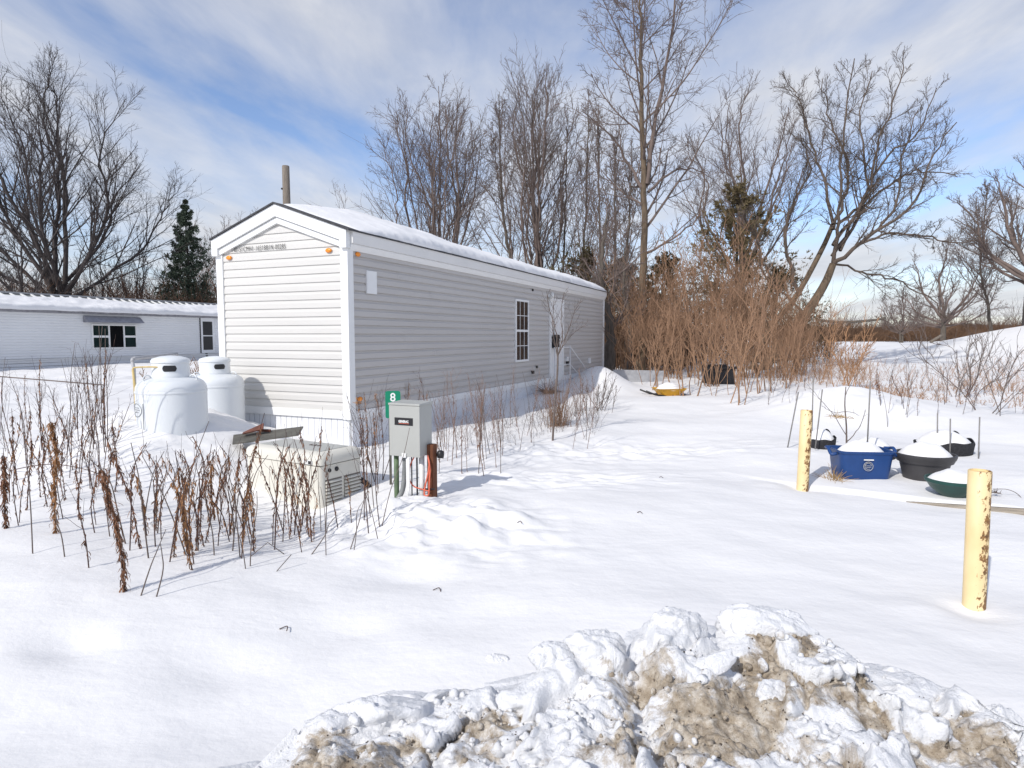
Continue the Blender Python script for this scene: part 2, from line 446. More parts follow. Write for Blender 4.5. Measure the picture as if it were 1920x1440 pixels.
def tree_obj(name, label, loc, trunk_levels, crown_levels, mb, mt, group=None, tsides=(9,), csides=(6, 4, 3, 3, 3)):
    t = thing(name, label, 'tree', loc, 0, group)
    V, F = tubes(trunk_levels, list(tsides)*len(trunk_levels)); np_mesh('trunk', V, F, mb, t)
    V, F = tubes(crown_levels, csides); np_mesh('crown', V, F, mt, t)
    return t
def fan_tree(name, label, loc, H, hb, nl, spread, tr, seed, mb=None, mt=None, stems=1, n2=9, n3=8, n4=6, lean=(0,0), twr=.010, w=1.0, out=.0, group=None, up=.05):
    """low-forking broadleaf: a short bole and a fan of long ascending limbs"""
    rng = np.random.default_rng(seed); trunk = []; limbs = []
    for s in range(stems):
        ox = (s - (stems-1)/2) * tr * 2.0
        top = (ox*1.5 + lean[0]*hb, .2*s, hb)
        trunk.append(poly([(ox, 0, -.4), (ox*1.1, 0, hb*.5), top], tr*1.1, tr*.72, 10))
        for k in range(nl):
            f = (k + .5)/nl; az = k*2.4 + rng.random()*1.0 + s
            th = rad(spread)*math.sqrt(f)*(1 if k else .1)
            zb = hb*(.55 + .45*(1-f*.8)) ; b0 = np.array([ox*1.3 + lean[0]*zb, 0, zb])
            Lr = (H*.875 - zb)*(1.0 - .42*(th/rad(70))**1.3) * (.9 + .15*rng.random())
            d = np.array([math.sin(th)*math.cos(az)*w, math.sin(th)*math.sin(az), math.cos(th)])
            d0 = np.array([math.sin(th*1.25)*math.cos(az)*w, math.sin(th*1.25)*math.sin(az), math.cos(th*1.1)])
            e = b0 + d*Lr
            mid = b0 + d0*Lr*.45 + rng.normal(0, .03*Lr, 3)
            m2 = b0*.25 + e*.75 + rng.normal(0, .025*Lr, 3) + np.array([out*d[0], out*d[1], 0])
            limbs.append(poly([b0, mid, m2, e], tr*(.62 - .28*f), twr*1.6, 16, .8, Lr*.005, rng))
    l1 = cat(limbs)
    l2 = grow(l1, n2, .10, .97, 29, 8, .40, 10, up, .055, .5, twr*1.3, rng, .72, .18)
    l3 = grow(l2, n3, .12, 1, 31, 9, .40, 6, up, .08, .6, twr, rng, .5)
    l4 = grow(l3, n4, .15, 1, 34, 10, .46, 4, up*.8, .10, .7, twr*.75, rng, .4)
    return tree_obj(name, label, loc, trunk, [l1, l2, l3, l4], mb or M_bark, mt or M_twig, group)
def leader_tree(name, label, loc, pts, tr, seed, nb, ang, lf, t0=.25, mb=None, mt=None, n3=8, n4=7, n5=4, twr=.010, trop=.07, r1=.02, extra=None, group=None, absl=None, wig=.06):
    rng = np.random.default_rng(seed)
    pts = [Vector(p)*(.95 if k == len(pts)-1 and not extra else 1) for k, p in enumerate(pts)]; tk = poly(pts, tr, r1, 26, .85, .03, rng)
    l1 = grow(tk, nb, t0, .98, ang, 9, lf, 12, trop, wig*.7, .42, twr*2, rng, .68, absl=absl)
    if extra: l1 = cat([l1] + extra(rng))
    l2 = grow(l1, n3, .12, .98, 36, 10, .40, 8, trop*.9, wig, .55, twr*1.3, rng, .55)
    l3 = grow(l2, n4, .12, 1, 40, 12, .45, 5, trop*.6, wig*1.4, .6, twr, rng, .5)
    lv = [l1, l2, l3]
    if n5: lv.append(grow(l3, n5, .2, 1, 40, 14, .5, 4, trop*.5, wig*1.6, .7, twr*.8, rng, .4))
    return tree_obj(name, label, loc, [tk], lv, mb or M_bark, mt or M_twig, group)
def blades(Pc, D, ln, wd, rng):
    """narrow leaf-like blades: start, direction, length, width -> V, F"""
    N = len(Pc); S = unit(np.cross(D, unit(rng.normal(0, 1, (N, 3)))))
    a = Pc - S*wd[:, None]*.5; b = Pc + S*wd[:, None]*.5; c = Pc + D*ln[:, None]
    m = Pc + D*(ln*.55)[:, None]; ma = m - S*wd[:, None]*.55; mb_ = m + S*wd[:, None]*.55
    V = np.stack([a, b, mb_, ma, c], 1).reshape(-1, 3); i = np.arange(N)*5
    return V, [np.stack([i, i+1, i+2, i+3], 1), np.stack([i+3, i+2, i+4], 1)]
def conifer(name, label, loc, H, Rb, seed, mat, kind='spruce', bare=.05, nwh=34, dens=1.0):
    rng = np.random.default_rng(seed)
    t = thing(name, label, 'tree', loc)
    tk = poly([(0,0,-.3), (.02*H,0,H*.5), (.01*H,0,H)], H*.016, .02, 16)
    V, F = tubes([tk], [8]); np_mesh('trunk', V, F, M_barkD, t)
    br = []; 
    zs = np.linspace(bare, .985, nwh)
    for z in zs:
        nb = rng.integers(4, 8) if kind == 'spruce' else rng.integers(3, 6)
        for k in range(nb):
            az = rng.random()*6.283
            if kind == 'spruce':
                r = Rb*(1-z)**.85*(.6 + .55*rng.random()) + .05; el = rad(-14 + 45*z + rng.normal(0, 7))
                up = .16
            else:
                env = math.sin(min(1, (1-z)*1.25 + .12)*PI*.5)
                r = Rb*env*(.25 + .95*rng.random()); el = rad(5 + 40*z + rng.normal(0, 12)); up = .22
            d = np.array([math.cos(az)*math.cos(el), math.sin(az)*math.cos(el), math.sin(el)])
            p0 = np.array([.02*H*z, 0, z*H]); e = p0 + d*r + np.array([0, 0, up*r*.5])
            br.append(poly([p0, p0 + d*r*.55 - np.array([0, 0, .03*r]), e], .012*H*.35*(1-z)+.012, .006, 8))
    l1 = cat(br)
    l2 = grow(l1, 9, .2, 1, 48, 8, .38, 4, .02 if kind == 'spruce' else .12, .08, .5, .006, rng, .6)
    l2b = grow(l2, 4, .2, 1, 42, 10, .5, 3, .03, .1, .6, .005, rng, .5)
    V1, F1 = tubes([l1, l2], [4, 3]); np_mesh('branches', V1, F1, M_barkD if kind == 'spruce' else M_twig, t)
    # needle sprays along the twigs
    VV = []; FF4 = []; FF3 = []; off = 0
    for lv, n in ((l1, int(14*dens)), (l2, int(13*dens)), (l2b, int(9*dens))):
        Pn = lv[0]; Mn, K, _ = Pn.shape
        if kind == 'spruce': tt = rng.random((Mn, n))
        else: tt = np.clip(1 - np.abs(rng.normal(0, .28, (Mn, n))), .05, 1)
        f = tt*(K-1); i = np.minimum(f.astype(int), K-2); w = (f-i)[..., None]; m = np.arange(Mn)[:, None]
        p = (Pn[m, i]*(1-w) + Pn[m, i+1]*w).reshape(-1, 3); T = unit(Pn[m, i+1]-Pn[m, i]).reshape(-1, 3)
        D = unit(T*.9 + rng.normal(0, .55, p.shape) + np.array([0, 0, -.05 if kind == 'spruce' else .25]))
        ln = H*.0135*(.6 + .8*rng.random(len(p))) * (1 if kind == 'spruce' else 1.35); wd = ln*.22
        V, F = blades(p, D, ln, wd, rng); VV.append(V); FF4.append(F[0]+off); FF3.append(F[1]+off); off += len(V)
    np_mesh('foliage', np.concatenate(VV), [np.concatenate(FF4), np.concatenate(FF3)], mat, t)
    return t

# ================================================================== GROUND
def axis(segs):
    out = []
    for a, b, n in segs: out += list(np.linspace(a, b, n, endpoint=False))
    return np.array(out + [segs[-1][1]])
gx = axis([(-420,-60,18), (-60,-14,60), (-14,-4.5,130), (-4.5,5.5,300), (5.5,14,110), (14,60,90), (60,420,18)])
gy = axis([(-60,-2,14), (-2,1.6,24), (1.6,7.5,240), (7.5,14,140), (14,40,110), (40,130,50), (130,1500,14)])
X, Y = np.meshgrid(gx, gy); Z = terrain(X, Y)
n, m = X.shape; idx = np.arange(n*m).reshape(n, m)
F = np.stack([idx[:-1,:-1], idx[:-1,1:], idx[1:,1:], idx[1:,:-1]], -1).reshape(-1, 4)
g = np_mesh('snow_ground', np.stack([X, Y, Z], -1).reshape(-1, 3), [F], MS); tag(g, kind='structure')

# ploughed bank along the road in the foreground
def build_bank():
    pxs = [250, 380, 470, 560, 620, 700, 800, 900, 980, 1060, 1130, 1180, 1215, 1270, 1345, 1385, 1480, 1540, 1620, 1700, 1760, 1810, 1870, 1940, 2040, 2250]
    pys = [1475,1462,1440,1375, 1325,1305,1312,1300,1282,1235,1196,1240,1172,1160,1195,1156,1160, 1185, 1248, 1264, 1276, 1300, 1340, 1385, 1430, 1480]
    yc  = [2.1,2.12,2.15, 2.28, 2.36, 2.40,2.42,2.44,2.46,2.53, 2.60,2.62, 2.70,2.74,2.75,2.80,2.80, 2.78, 2.70, 2.64, 2.58, 2.48, 2.36, 2.2, 2.05, 1.9]
    cr = [P(a, b, c) for a, b, c in zip(pxs, pys, yc)]
    cx = np.array([q.x for q in cr]); cz = np.array([q.z for q in cr]); cy = np.array(yc)
    xs = np.linspace(-2.1, 3.6, 640); vs = np.linspace(0, 1, 330)
    Xg, Vg = np.meshgrid(xs, vs)
    cyv = np.interp(Xg, cx, cy); czv = np.interp(Xg, cx, cz)
    y0 = 1.05; y1 = cyv + .75
    Yg = y0 + (y1 - y0)*Vg
    d = Yg - cyv
    base = terrain(Xg, Yg, True)
    amp = np.maximum(czv - terrain(Xg, cyv), 0)
    back = np.exp(-(np.maximum(d, 0)/(.10 + .45*amp))**1.6)
    front = 1 - .62*np.clip(-d/1.2, 0, 1)**1.3 - .10*sstep(0, .25, -d)
    h = amp*np.where(d > 0, back, front)
    k = np.clip(amp/.10, 0, 1)*np.where(d > 0, back, 1)
    wx = Xg + .10*fbm(Xg*2.2, Yg*2.2, 3, 60); wy = Yg + .10*fbm(Xg*2.2 + 9, Yg*2.2, 3, 61)
    f1, f2, idv, ox, oy = cells(wx*4.2, wy*5.0, 70)
    a = idv*6.28*3
    slab = (idv - .5)*.12 + (np.cos(a)*ox + np.sin(a)*oy)*.09
    edge = np.clip((f2 - f1)/.22, 0, 1)
    g1, g2, gid, gx_, gy_ = cells(wx*8.5, wy*9.5, 80)
    clod = np.clip(.55 - g1, 0, 1)*.085*(gid > .35)
    q1, q2, qid, _a, _b = cells(Xg*24, Yg*26, 88); clod3 = np.clip(.7 - q1, 0, 1)*(qid > .3)
    h2 = slab*.75*edge - .035*(1-edge) + clod*1.0*np.clip(.45 + fbm(Xg*1.5, Yg*1.5, 2, 90), 0, 1) + .030*fbm(Xg*7, Yg*8, 5, 95) + .016*np.abs(fbm(Xg*20, Yg*22, 3, 97)) + .010*clod3
    nearcrest = np.exp(-(d/.18)**2)
    h = h + k*h2*(1 - .55*nearcrest)
    Zg = base - .012 + h - .07*sstep(.6, .75, d)
    Yg = Yg + k*(.05*fbm(Xg*4, Zg*9, 3, 101)) 
    dirt = .33*np.clip(amp/.2, 0, 1)**.5*sstep(.10, -.22, d) + .30*fbm(Xg*1.9, Yg*2.2, 4, 110) + .16*(1-edge)*k + .10*sstep(-.2, -.6, d)
    dirt = dirt - .42*np.clip(slab*edge/.05, 0, 1)*(idv > .62)
    dirt = np.where(amp < .025, dirt - .3, dirt) + .10*sstep(1.2, 2.0, Xg)
    dirt = dirt + .07 - .05*sstep(.15, -.6, Xg)
    n, m = Xg.shape; idx = np.arange(n*m).reshape(n, m)
    F = np.stack([idx[:-1,:-1], idx[:-1,1:], idx[1:,1:], idx[1:,:-1]], -1).reshape(-1, 4)
    o = np_mesh('snow_bank', np.stack([Xg, Yg, Zg], -1).reshape(-1, 3), [F], MBANK); tag(o, kind='structure')
    at = o.data.attributes.new('dirt', 'FLOAT', 'POINT'); at.data.foreach_set('value', np.clip(dirt, -1, 1).astype(np.float32).ravel())
    # crumbs of broken snow and grit lying on the bank
    import bmesh
    bm = bmesh.new(); bmesh.ops.create_icosphere(bm, subdivisions=2, radius=1); bm.verts.ensure_lookup_table()
    ico = np.array([v.co[:] for v in bm.verts]); icf = np.array([[v.index for v in f.verts] for f in bm.faces]); bm.free()
    rng = np.random.default_rng(77)
    def crumbs(name, label, n_, r0, spread, mat, dmin, dd):
        wgt = (np.clip(amp/.12, 0, 1)*(d < .25)*(d > -.75)*(dirt > dmin)*(.25 + (1-edge) + clod*8)).ravel(); wgt = wgt/wgt.sum()
        j = rng.choice(len(wgt), n_, p=wgt); c = np.stack([Xg.ravel()[j], Yg.ravel()[j], Zg.ravel()[j]], 1)
        c[:, :2] += rng.normal(0, .006, (n_, 2)); r = r0*np.exp(rng.normal(0, spread, n_)); r = np.minimum(r, r0*3.2); c[:, 2] += r*.25
        q = ico[None]*(1 + rng.normal(0, .13, (n_, len(ico), 1)))*(.75 + .5*rng.random((n_, 1, 3)))*r[:, None, None]
        ang_ = rng.random(n_)*6.28; ca, sa_ = np.cos(ang_)[:, None], np.sin(ang_)[:, None]
        q = np.stack([q[..., 0]*ca - q[..., 1]*sa_, q[..., 0]*sa_ + q[..., 1]*ca, q[..., 2]], -1) + c[:, None]
        Fc = (icf[None] + (np.arange(n_)*len(ico))[:, None, None]).reshape(-1, 3)
        oc = np_mesh(name, q.reshape(-1, 3), [Fc], mat); tag(oc, label, 'debris', kind='stuff')
        dv = np.repeat(np.clip(dirt.ravel()[j] + dd + rng.normal(0, .12, n_), -1, 1), len(ico)).astype(np.float32)
        a_ = oc.data.attributes.new('dirt', 'FLOAT', 'POINT'); a_.data.foreach_set('value', dv)
    crumbs('snow_crumbs', 'crumbs of broken snow scattered over the roadside bank', 1500, .0075, .5, MBANK, .12, -.05)
    crumbs('grit', 'dark grit and gravel bits in the dirty face of the roadside bank', 1100, .0022, .4, M_grit, .36, 0)
    def zat(x, y):
        j = int(np.argmin(np.abs(xs - x))); col = Yg[:, j]; i = int(np.argmin(np.abs(col - y))); return float(Zg[i, j])
    return zat
bank_z = build_bank()
def snow_chunk(px, py, Y, size, seed, label, dirty=-.2, sc=(1,1,1), rot=(0,0,0)):
    import bmesh
    bm = bmesh.new(); bmesh.ops.create_icosphere(bm, subdivisions=5, radius=1)
    rng = np.random.default_rng(seed); pl = [(unit(rng.normal(0, 1, 3)), .62 + .25*rng.random()) for _ in range(9)]
    co = np.array([v.co[:] for v in bm.verts])
    for nrm, dd in pl:
        k = co @ nrm; ex = np.maximum(k - dd, 0); co = co - ex[:, None]*nrm*.82
    u = unit(co); co = co*(1 + .11*fbm(u[:, 0]*3 + u[:, 2]*2, u[:, 1]*3 - u[:, 2], 4, seed)[:, None] + .02*gnoise(u[:, 0]*14 + 3*u[:, 2], u[:, 1]*14, seed)[:, None])
    co = co*np.array(sc)*size
    for v, c in zip(bm.verts, co): v.co = c
    me = bpy.data.meshes.new('snow_chunk'); bm.to_mesh(me); bm.free()
    me.polygons.foreach_set('use_smooth', np.ones(len(me.polygons), bool)); me.materials.append(MBANK)
    at = me.attributes.new('dirt', 'FLOAT', 'POINT'); at.data.foreach_set('value', np.full(len(me.vertices), dirty, np.float32))
    o = bpy.data.objects.new('snow_chunk', me); C.objects.link(o)
    q = P(px, py, Y); o.location = (q.x, q.y, (bank_z(q.x, q.y) - .25*size*sc[2]) if Y < 2.95 else tz(q.x, q.y) - .01); o.rotation_euler = rot
    return tag(o, label, 'snow chunk', 'lumps of ploughed snow on the roadside bank')
snow_chunk(1110, 1240, 2.62, .135, 1, 'large clean white snow block left of the twin slabs on the bank', -.25, (1.05,.7,.95), (.3,.1,.2))
snow_chunk(1275, 1205, 2.72, .135, 2, 'tilted white snow slab with a grey cap on the crest of the bank', -.22, (1.1,.7,.85), (.5,.5,.3))
snow_chunk(1440, 1205, 2.80, .15, 3, 'broad smooth white snow block at the highest point of the bank', -.25, (1.5,.7,.75), (.2,.1,-.1))
snow_chunk(1455, 1345, 2.42, .105, 4, 'white snow slab lying on the brown dirty face of the bank', -.3, (1.15,.7,.65), (.6,.3,.4))
snow_chunk(1330, 1290, 2.50, .085, 5, 'flat beige snow slab tilted on the bank above the brown patch', .20, (1.5,.6,.35), (.7,-.35,.3))
snow_chunk(930, 1240, 3.0, .05, 6, 'small lone snow lump resting on smooth snow behind the bank', .12, (1.3,.8,.75))
snow_chunk(1035, 1290, 2.55, .10, 7, 'rounded white snow block low on the left part of the crest', -.2, (1.1,.8,.8), (.2,.2,.5))
snow_chunk(1775, 1290, 2.74, .045, 8, 'small grey crumbled snow lump over the dark hollow at right', .28, (1.3,.9,.9))
snow_chunk(1870, 1400, 2.45, .09, 9, 'greyish rounded snow boulder at the right end of the bank', .12, (1.1,.8,1.0), (.2,.5,.1))
snow_chunk(1530, 1205, 2.72, .035, 10, 'cluster lump of brown stained ice on the right slope of the crest', .33, (1.4,.9,.9))

# distant hill on the horizon
hx = np.linspace(-900, 1500, 160); hz = 14 + 8*gnoise(hx*.004, hx*0, 5) + 5*gnoise(hx*.011, hx*0+3, 6)
rows = [np.stack([hx, np.full_like(hx, 620 + 300*f), np.where(f == 0, -6, hz*(1-(1-f)**2) + 2*gnoise(hx*.05, hx*0 + f*9, 9)*f)], -1) for f in (0, .3, .6, 1)]
V = np.concatenate(rows); idx = np.arange(len(V)).reshape(4, -1)
F = np.stack([idx[:-1,:-1], idx[:-1,1:], idx[1:,1:], idx[1:,:-1]], -1).reshape(-1, 4)
tag(np_mesh('hills', V, [F], M_hill), kind='structure')

# ================================================================== MAIN MOBILE HOME (local x along the long wall, y along the gable end)
LEN, WID, ZB, ZE, ZR = 13.1, 2.40, .52, 3.0, 3.415
def lap_profile(z0, n, e, lip=.0115):
    """dutch-lap cross section going up: list of (out, z)"""
    pr = []
    for k in range(n):
        z = z0 + k*e
        pr += [(lip, z), (lip + .0015, z + .004), (lip*.86, z + e*.60), (lip*.22, z + e*.76), (-.003, z + e - .0005)]
    return pr
home = thing('mobile_home', 'long narrow light grey mobile home with white trim and a snowy gable roof', 'mobile home', (HC[0], HC[1], 0), HROT)
e = .119
# long wall siding: strip extruded along x, facing -y (panel joints as slight steps)
def siding(mb, pr, a, b, to):
    vs = []; n = len(pr)
    for c in (a, b): vs += [to(o, c, z) for o, z in pr]
    mb.add(vs, [(i, i+1, n+i+1, n+i) for i in range(n-1)])
pr = lap_profile(ZB, 19, e, .019)
mb = MB()
joints = [.09, 13.02]
for k in range(19):
    cuts = sorted([joints[0], joints[1]] + [j for j in ((k*1.37 + .9) % 3.7 + .6, (k*1.37+.9) % 3.7 + 4.4, (k*1.37+.9) % 3.7 + 8.2) if j < 12.6])
    for i in range(len(cuts)-1):
        st = .0025*((i + k) % 2)
        siding(mb, pr[k*5:k*5+5] + ([pr[k*5+5]] if k < 18 else []), cuts[i], cuts[i+1], lambda o, c, z, st=st: (c, -o-st, z))
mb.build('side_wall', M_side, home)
# gable end siding, clipped under the rake
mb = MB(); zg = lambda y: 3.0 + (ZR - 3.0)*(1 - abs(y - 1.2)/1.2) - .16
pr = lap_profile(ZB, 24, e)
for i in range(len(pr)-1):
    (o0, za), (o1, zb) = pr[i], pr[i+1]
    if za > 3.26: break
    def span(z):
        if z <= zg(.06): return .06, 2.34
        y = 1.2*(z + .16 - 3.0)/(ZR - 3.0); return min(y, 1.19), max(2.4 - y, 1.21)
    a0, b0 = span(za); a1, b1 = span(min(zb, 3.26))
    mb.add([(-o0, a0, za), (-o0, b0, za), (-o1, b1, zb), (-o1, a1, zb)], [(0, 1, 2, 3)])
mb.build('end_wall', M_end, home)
# hidden core closes the body
mb = MB(); mb.prism([(.012, .0), (2.388, .0), (2.388, 2.96), (1.2, 3.36), (.012, 2.96)], 'x', .012, LEN - .012)
mb.build('body', M_white, home)
# corner posts, bottom trim, rake and frieze, eave fascia
def L_post(x0, sx, y0, sy, z0, z1):
    m = MB(); w = .095; p = .032
    xa, xb = sorted((x0 - sx*p, x0 + sx*w)); ya, yb = sorted((y0 - sy*p, y0 + sy*w))
    m.box(xa, xb, ya, yb, z0, z1); return m
L_post(0, 1, 0, 1, .40, 2.76).build('corner_post', M_white, home, bevel=.004)
L_post(0, 1, WID, -1, .40, 2.76).build('corner_post', M_white, home, bevel=.004)
L_post(LEN, -1, 0, 1, .40, 2.76).build('corner_post', M_white, home, bevel=.004)
MB().box(-.034, -.004, .10, 2.30, .41, ZB).build('bottom_trim', M_white, home, bevel=.004)
MB().box(.10, LEN-.1, -.036, -.004, .40, ZB-.004).build('bottom_trim', M_white, home, bevel=.004)
def rake(off, h, x0, x1, extra=0.0):
    m = MB(); yl, yr = -.02 - extra, 2.42 + extra
    zt = lambda y: 3.0 + (ZR-3.0)*(1 - abs(y-1.2)/1.2) - off
    for (ya, yb) in ((yl, 1.2), (1.2, yr)):
        m.prism([(ya, zt(ya)-h), (yb, zt(yb)-h), (yb, zt(yb)), (ya, zt(ya))], 'x', x0, x1)
    return m
rake(0, .170, -.085, -.012, .035).build('rake_board', M_white, home, bevel=.003)
rake(.178, .085, -.052, -.010).build('frieze_board', M_white, home, bevel=.003)
for ya in (-.056, WID - .060):
    MB().box(-.088, .004, ya, ya + .116, 2.745, 2.975).build('eave_return', M_white, home, bevel=.003)
for side in (0, 1):
    m = MB(); s = 1 if side == 0 else -1; y0 = 0 if side == 0 else WID
    f = lambda a: y0 - s*a*(1 if side == 0 else .45)
    m.prism([(f(-.01), 2.79), (f(.085), 2.81), (f(.095), 2.81), (f(.105), 2.985), (f(-.01), 2.985)], 'x', .006, LEN + .02)
    m.build('fascia', M_fascia, home)
    m = MB(); m.prism([(f(-.01), 2.725), (f(.035), 2.72), (f(.075), 2.785), (f(.075), 2.805), (f(-.01), 2.785)], 'x', .006, LEN + .015)
    m.build('fascia_trim', M_white, home)
# skirting with vertical grooves
m = MB(); k = 0; y = .02
while y < 2.36:
    m.box(.002, .030, y, y + .094, -.3, .42); m.box(.009, .031, y + .094, y + .104, -.3, .415); y += .104
m.build('skirting', M_skirt, home)
m = MB(); x = .03
while x < LEN - .1:
    m.box(x, x + .19, -.014, .002, -.3, .41); m.box(x + .19, x + .204, -.008, .001, -.3, .405); x += .204
m.build('skirting', M_skirt, home)
# roof
m = MB()
for (ya, yb) in ((-.118, 1.2), (1.2, 2.475)):
    zt = lambda y: 3.0 + (ZR-3.0)*(1 - abs(y-1.2)/1.2) + .004
    m.prism([(ya, zt(ya)), (yb, zt(yb)), (yb, zt(yb)+.022), (ya, zt(ya)+.022)], 'x', -.11, LEN + .06)
m.build('roof', M_shingle, home)
# marker lights, access panel, serial number
def marker(loc, rz):
    m = MB()
    m.lathe([(.030, 0), (.031, .010), (.026, .020), (.012, .026), (.002, .027)], 16)
    M4 = Matrix.Translation(loc) @ Matrix.Rotation(rz, 4, 'Z') @ Matrix.Rotation(PI/2, 4, 'X') @ Matrix.Diagonal((1.75, 1.05, 1, 1))
    m.v = [tuple(M4 @ Vector(v)) for v in m.v]
    return m.build('marker_light', M_amber, home, smooth=True)
def end_at(px, py):
    """point of the gable plane seen at a pixel -> local y, z"""
    a, b, c = ray(px, py); D = Vector((a, b, c)); nrm = Vector((HA[0], HA[1], 0))
    k = nrm.dot(Vector((HC[0], HC[1], 0)))/nrm.dot(D); q = D*k
    return (q.x - HC[0])*HB[0] + (q.y - HC[1])*HB[1], CAMZ + q.z
def side_at(px, py):
    a, b, c = ray(px, py); D = Vector((a, b, c)); nrm = Vector((HB[0], HB[1], 0))
    k = nrm.dot(Vector((HC[0], HC[1], 0)))/nrm.dot(D); q = D*k
    return (q.x - HC[0])*HA[0] + (q.y - HC[1])*HA[1], CAMZ + q.z
for (px, py) in ((428, 484), (618, 470)):
    y, z = end_at(px, py); marker(Vector((-.022, y, z)), -PI/2)
x, z = side_at(668, 477); marker(Vector((x, -.022, z)), 0)
x, z = side_at(672, 748); marker(Vector((x, -.022, z)), 0)
xa, za = side_at(684, 507); xb, zb = side_at(703, 552)
MB().box(xa, xb, -.040, -.006, zb, za).build('access_panel', M_white, home, bevel=.004)
ya, za = end_at(432, 469); yb, zb = end_at(544, 463)
text_mesh('serial_number', '140151CMH1-1651BB1N-0028S', .103, M_ink, home, frame((-.0255, ya, (za+zb)/2), (0,-1,0), (0,0,1)), sx=(ya-yb)/1.76, bold=-.0015, spacing=1.22)
# window: white frame, two sashes with muntins
def wall_window(x0, x1, z0, z1, parent):
    fr = MB(); w = .045
    fr.box(x0, x1, -.050, -.004, z0, z0+w).box(x0, x1, -.050, -.004, z1-w, z1).box(x0, x0+w, -.0485, -.004, z0+w, z1-w).box(x1-w, x1, -.0485, -.004, z0+w, z1-w)
    zm = (z0+z1)/2
    fr.box(x0+w, x1-w, -.046, -.006, zm-.025, zm+.025)
    f = fr.build('window', M_white, parent, bevel=.003)
    for a, b in ((z0+w, zm-.025), (zm+.025, z1-w)):
        MB().box(x0+w, x1-w, -.032, -.025, a, b).build('pane', M_glass, f)
        mm = MB(); xm = (x0+x1)/2
        for q in (-.12, .12): mm.box(xm+q-.007, xm+q+.007, -.038, -.0325, a, b)
        mm.box(x0+w, x1-w, -.0365, -.0327, (a+b)/2-.007, (a+b)/2+.007)
        mm.build('muntins', M_white, f)
    return f
x0, _ = side_at(964, 620); x1, _ = side_at(988.5, 620); _, zt = side_at(976, 562); _, zb = side_at(976, 678)
wall_window(x0, x1, zb, zt, home)
# door with casing, panels, handle
x0, _ = side_at(1030, 640); x1, _ = side_at(1053, 640); zt, zb = 2.47, .55
m = MB(); m.box(x0-.06, x0+.02, -.052, -.004, zb-.05, zt+.05).box(x1-.02, x1+.06, -.052, -.004, zb-.05, zt+.05).box(x0+.02, x1-.02, -.050, -.004, zt-.02, zt+.05)
dr = MB().box(x0+.02, x1-.02, -.034, -.004, zb-.04, zt-.02).build('door', M_white, home, bevel=.003)
m.build('casing', M_white, dr, bevel=.003)
m = MB()
for (za, zc) in ((.12, .72), (.82, 1.75)):
    for (a, b) in ((.14, .47), (.55, .86)):
        m.box(x0+a, x0+b, -.040, -.0345, zb+za, zb+zc)
m.build('panels', M_white, dr, bevel=.006)
MB().tube([(x0+.10, -.03, 1.48), (x0+.10, -.075, 1.48), (x0+.18, -.08, 1.48)], .014, 8).build('handle', M_dark, dr, smooth=True)
home.scale = (1, .98, 1)
# small fittings on the long wall
def fitting(name, px, py, w, h, d, mat):
    x, z = side_at(px, py); m = MB().box(x-w/2, x+w/2, -.014-d, -.010, z-h/2, z+h/2); return m.build(name, mat, home, bevel=.006)
fitting('outlet_box', 1062, 678, .13, .20, .05, M_dark)
fitting('outlet_cover', 1061, 673, .14, .12, .055, M_white)
fitting('vent_cover', 1103, 676, .16, .16, .05, M_white)
fitting('hose_bib', 996, 698, .07, .07, .06, M_dark); fitting('hose_bib', 997, 544, .05, .05, .03, M_dark); fitting('hose_bib', 1004, 688, .05, .06, .05, M_greyrust)
x, z = side_at(1028, 553); lp = MB().box(x-.05, x+.05, -.05, -.012, z-.06, z+.06).build('porch_light', M_white, home, bevel=.01)
MB().lathe([(.02, .06), (.05, .05), (.062, -.03), (.04, -.09), (.005, -.10)], 16, x, -.10).build('lamp_head', M_pvc, lp, smooth=True)
lp.children[0].location = (0, 0, z)
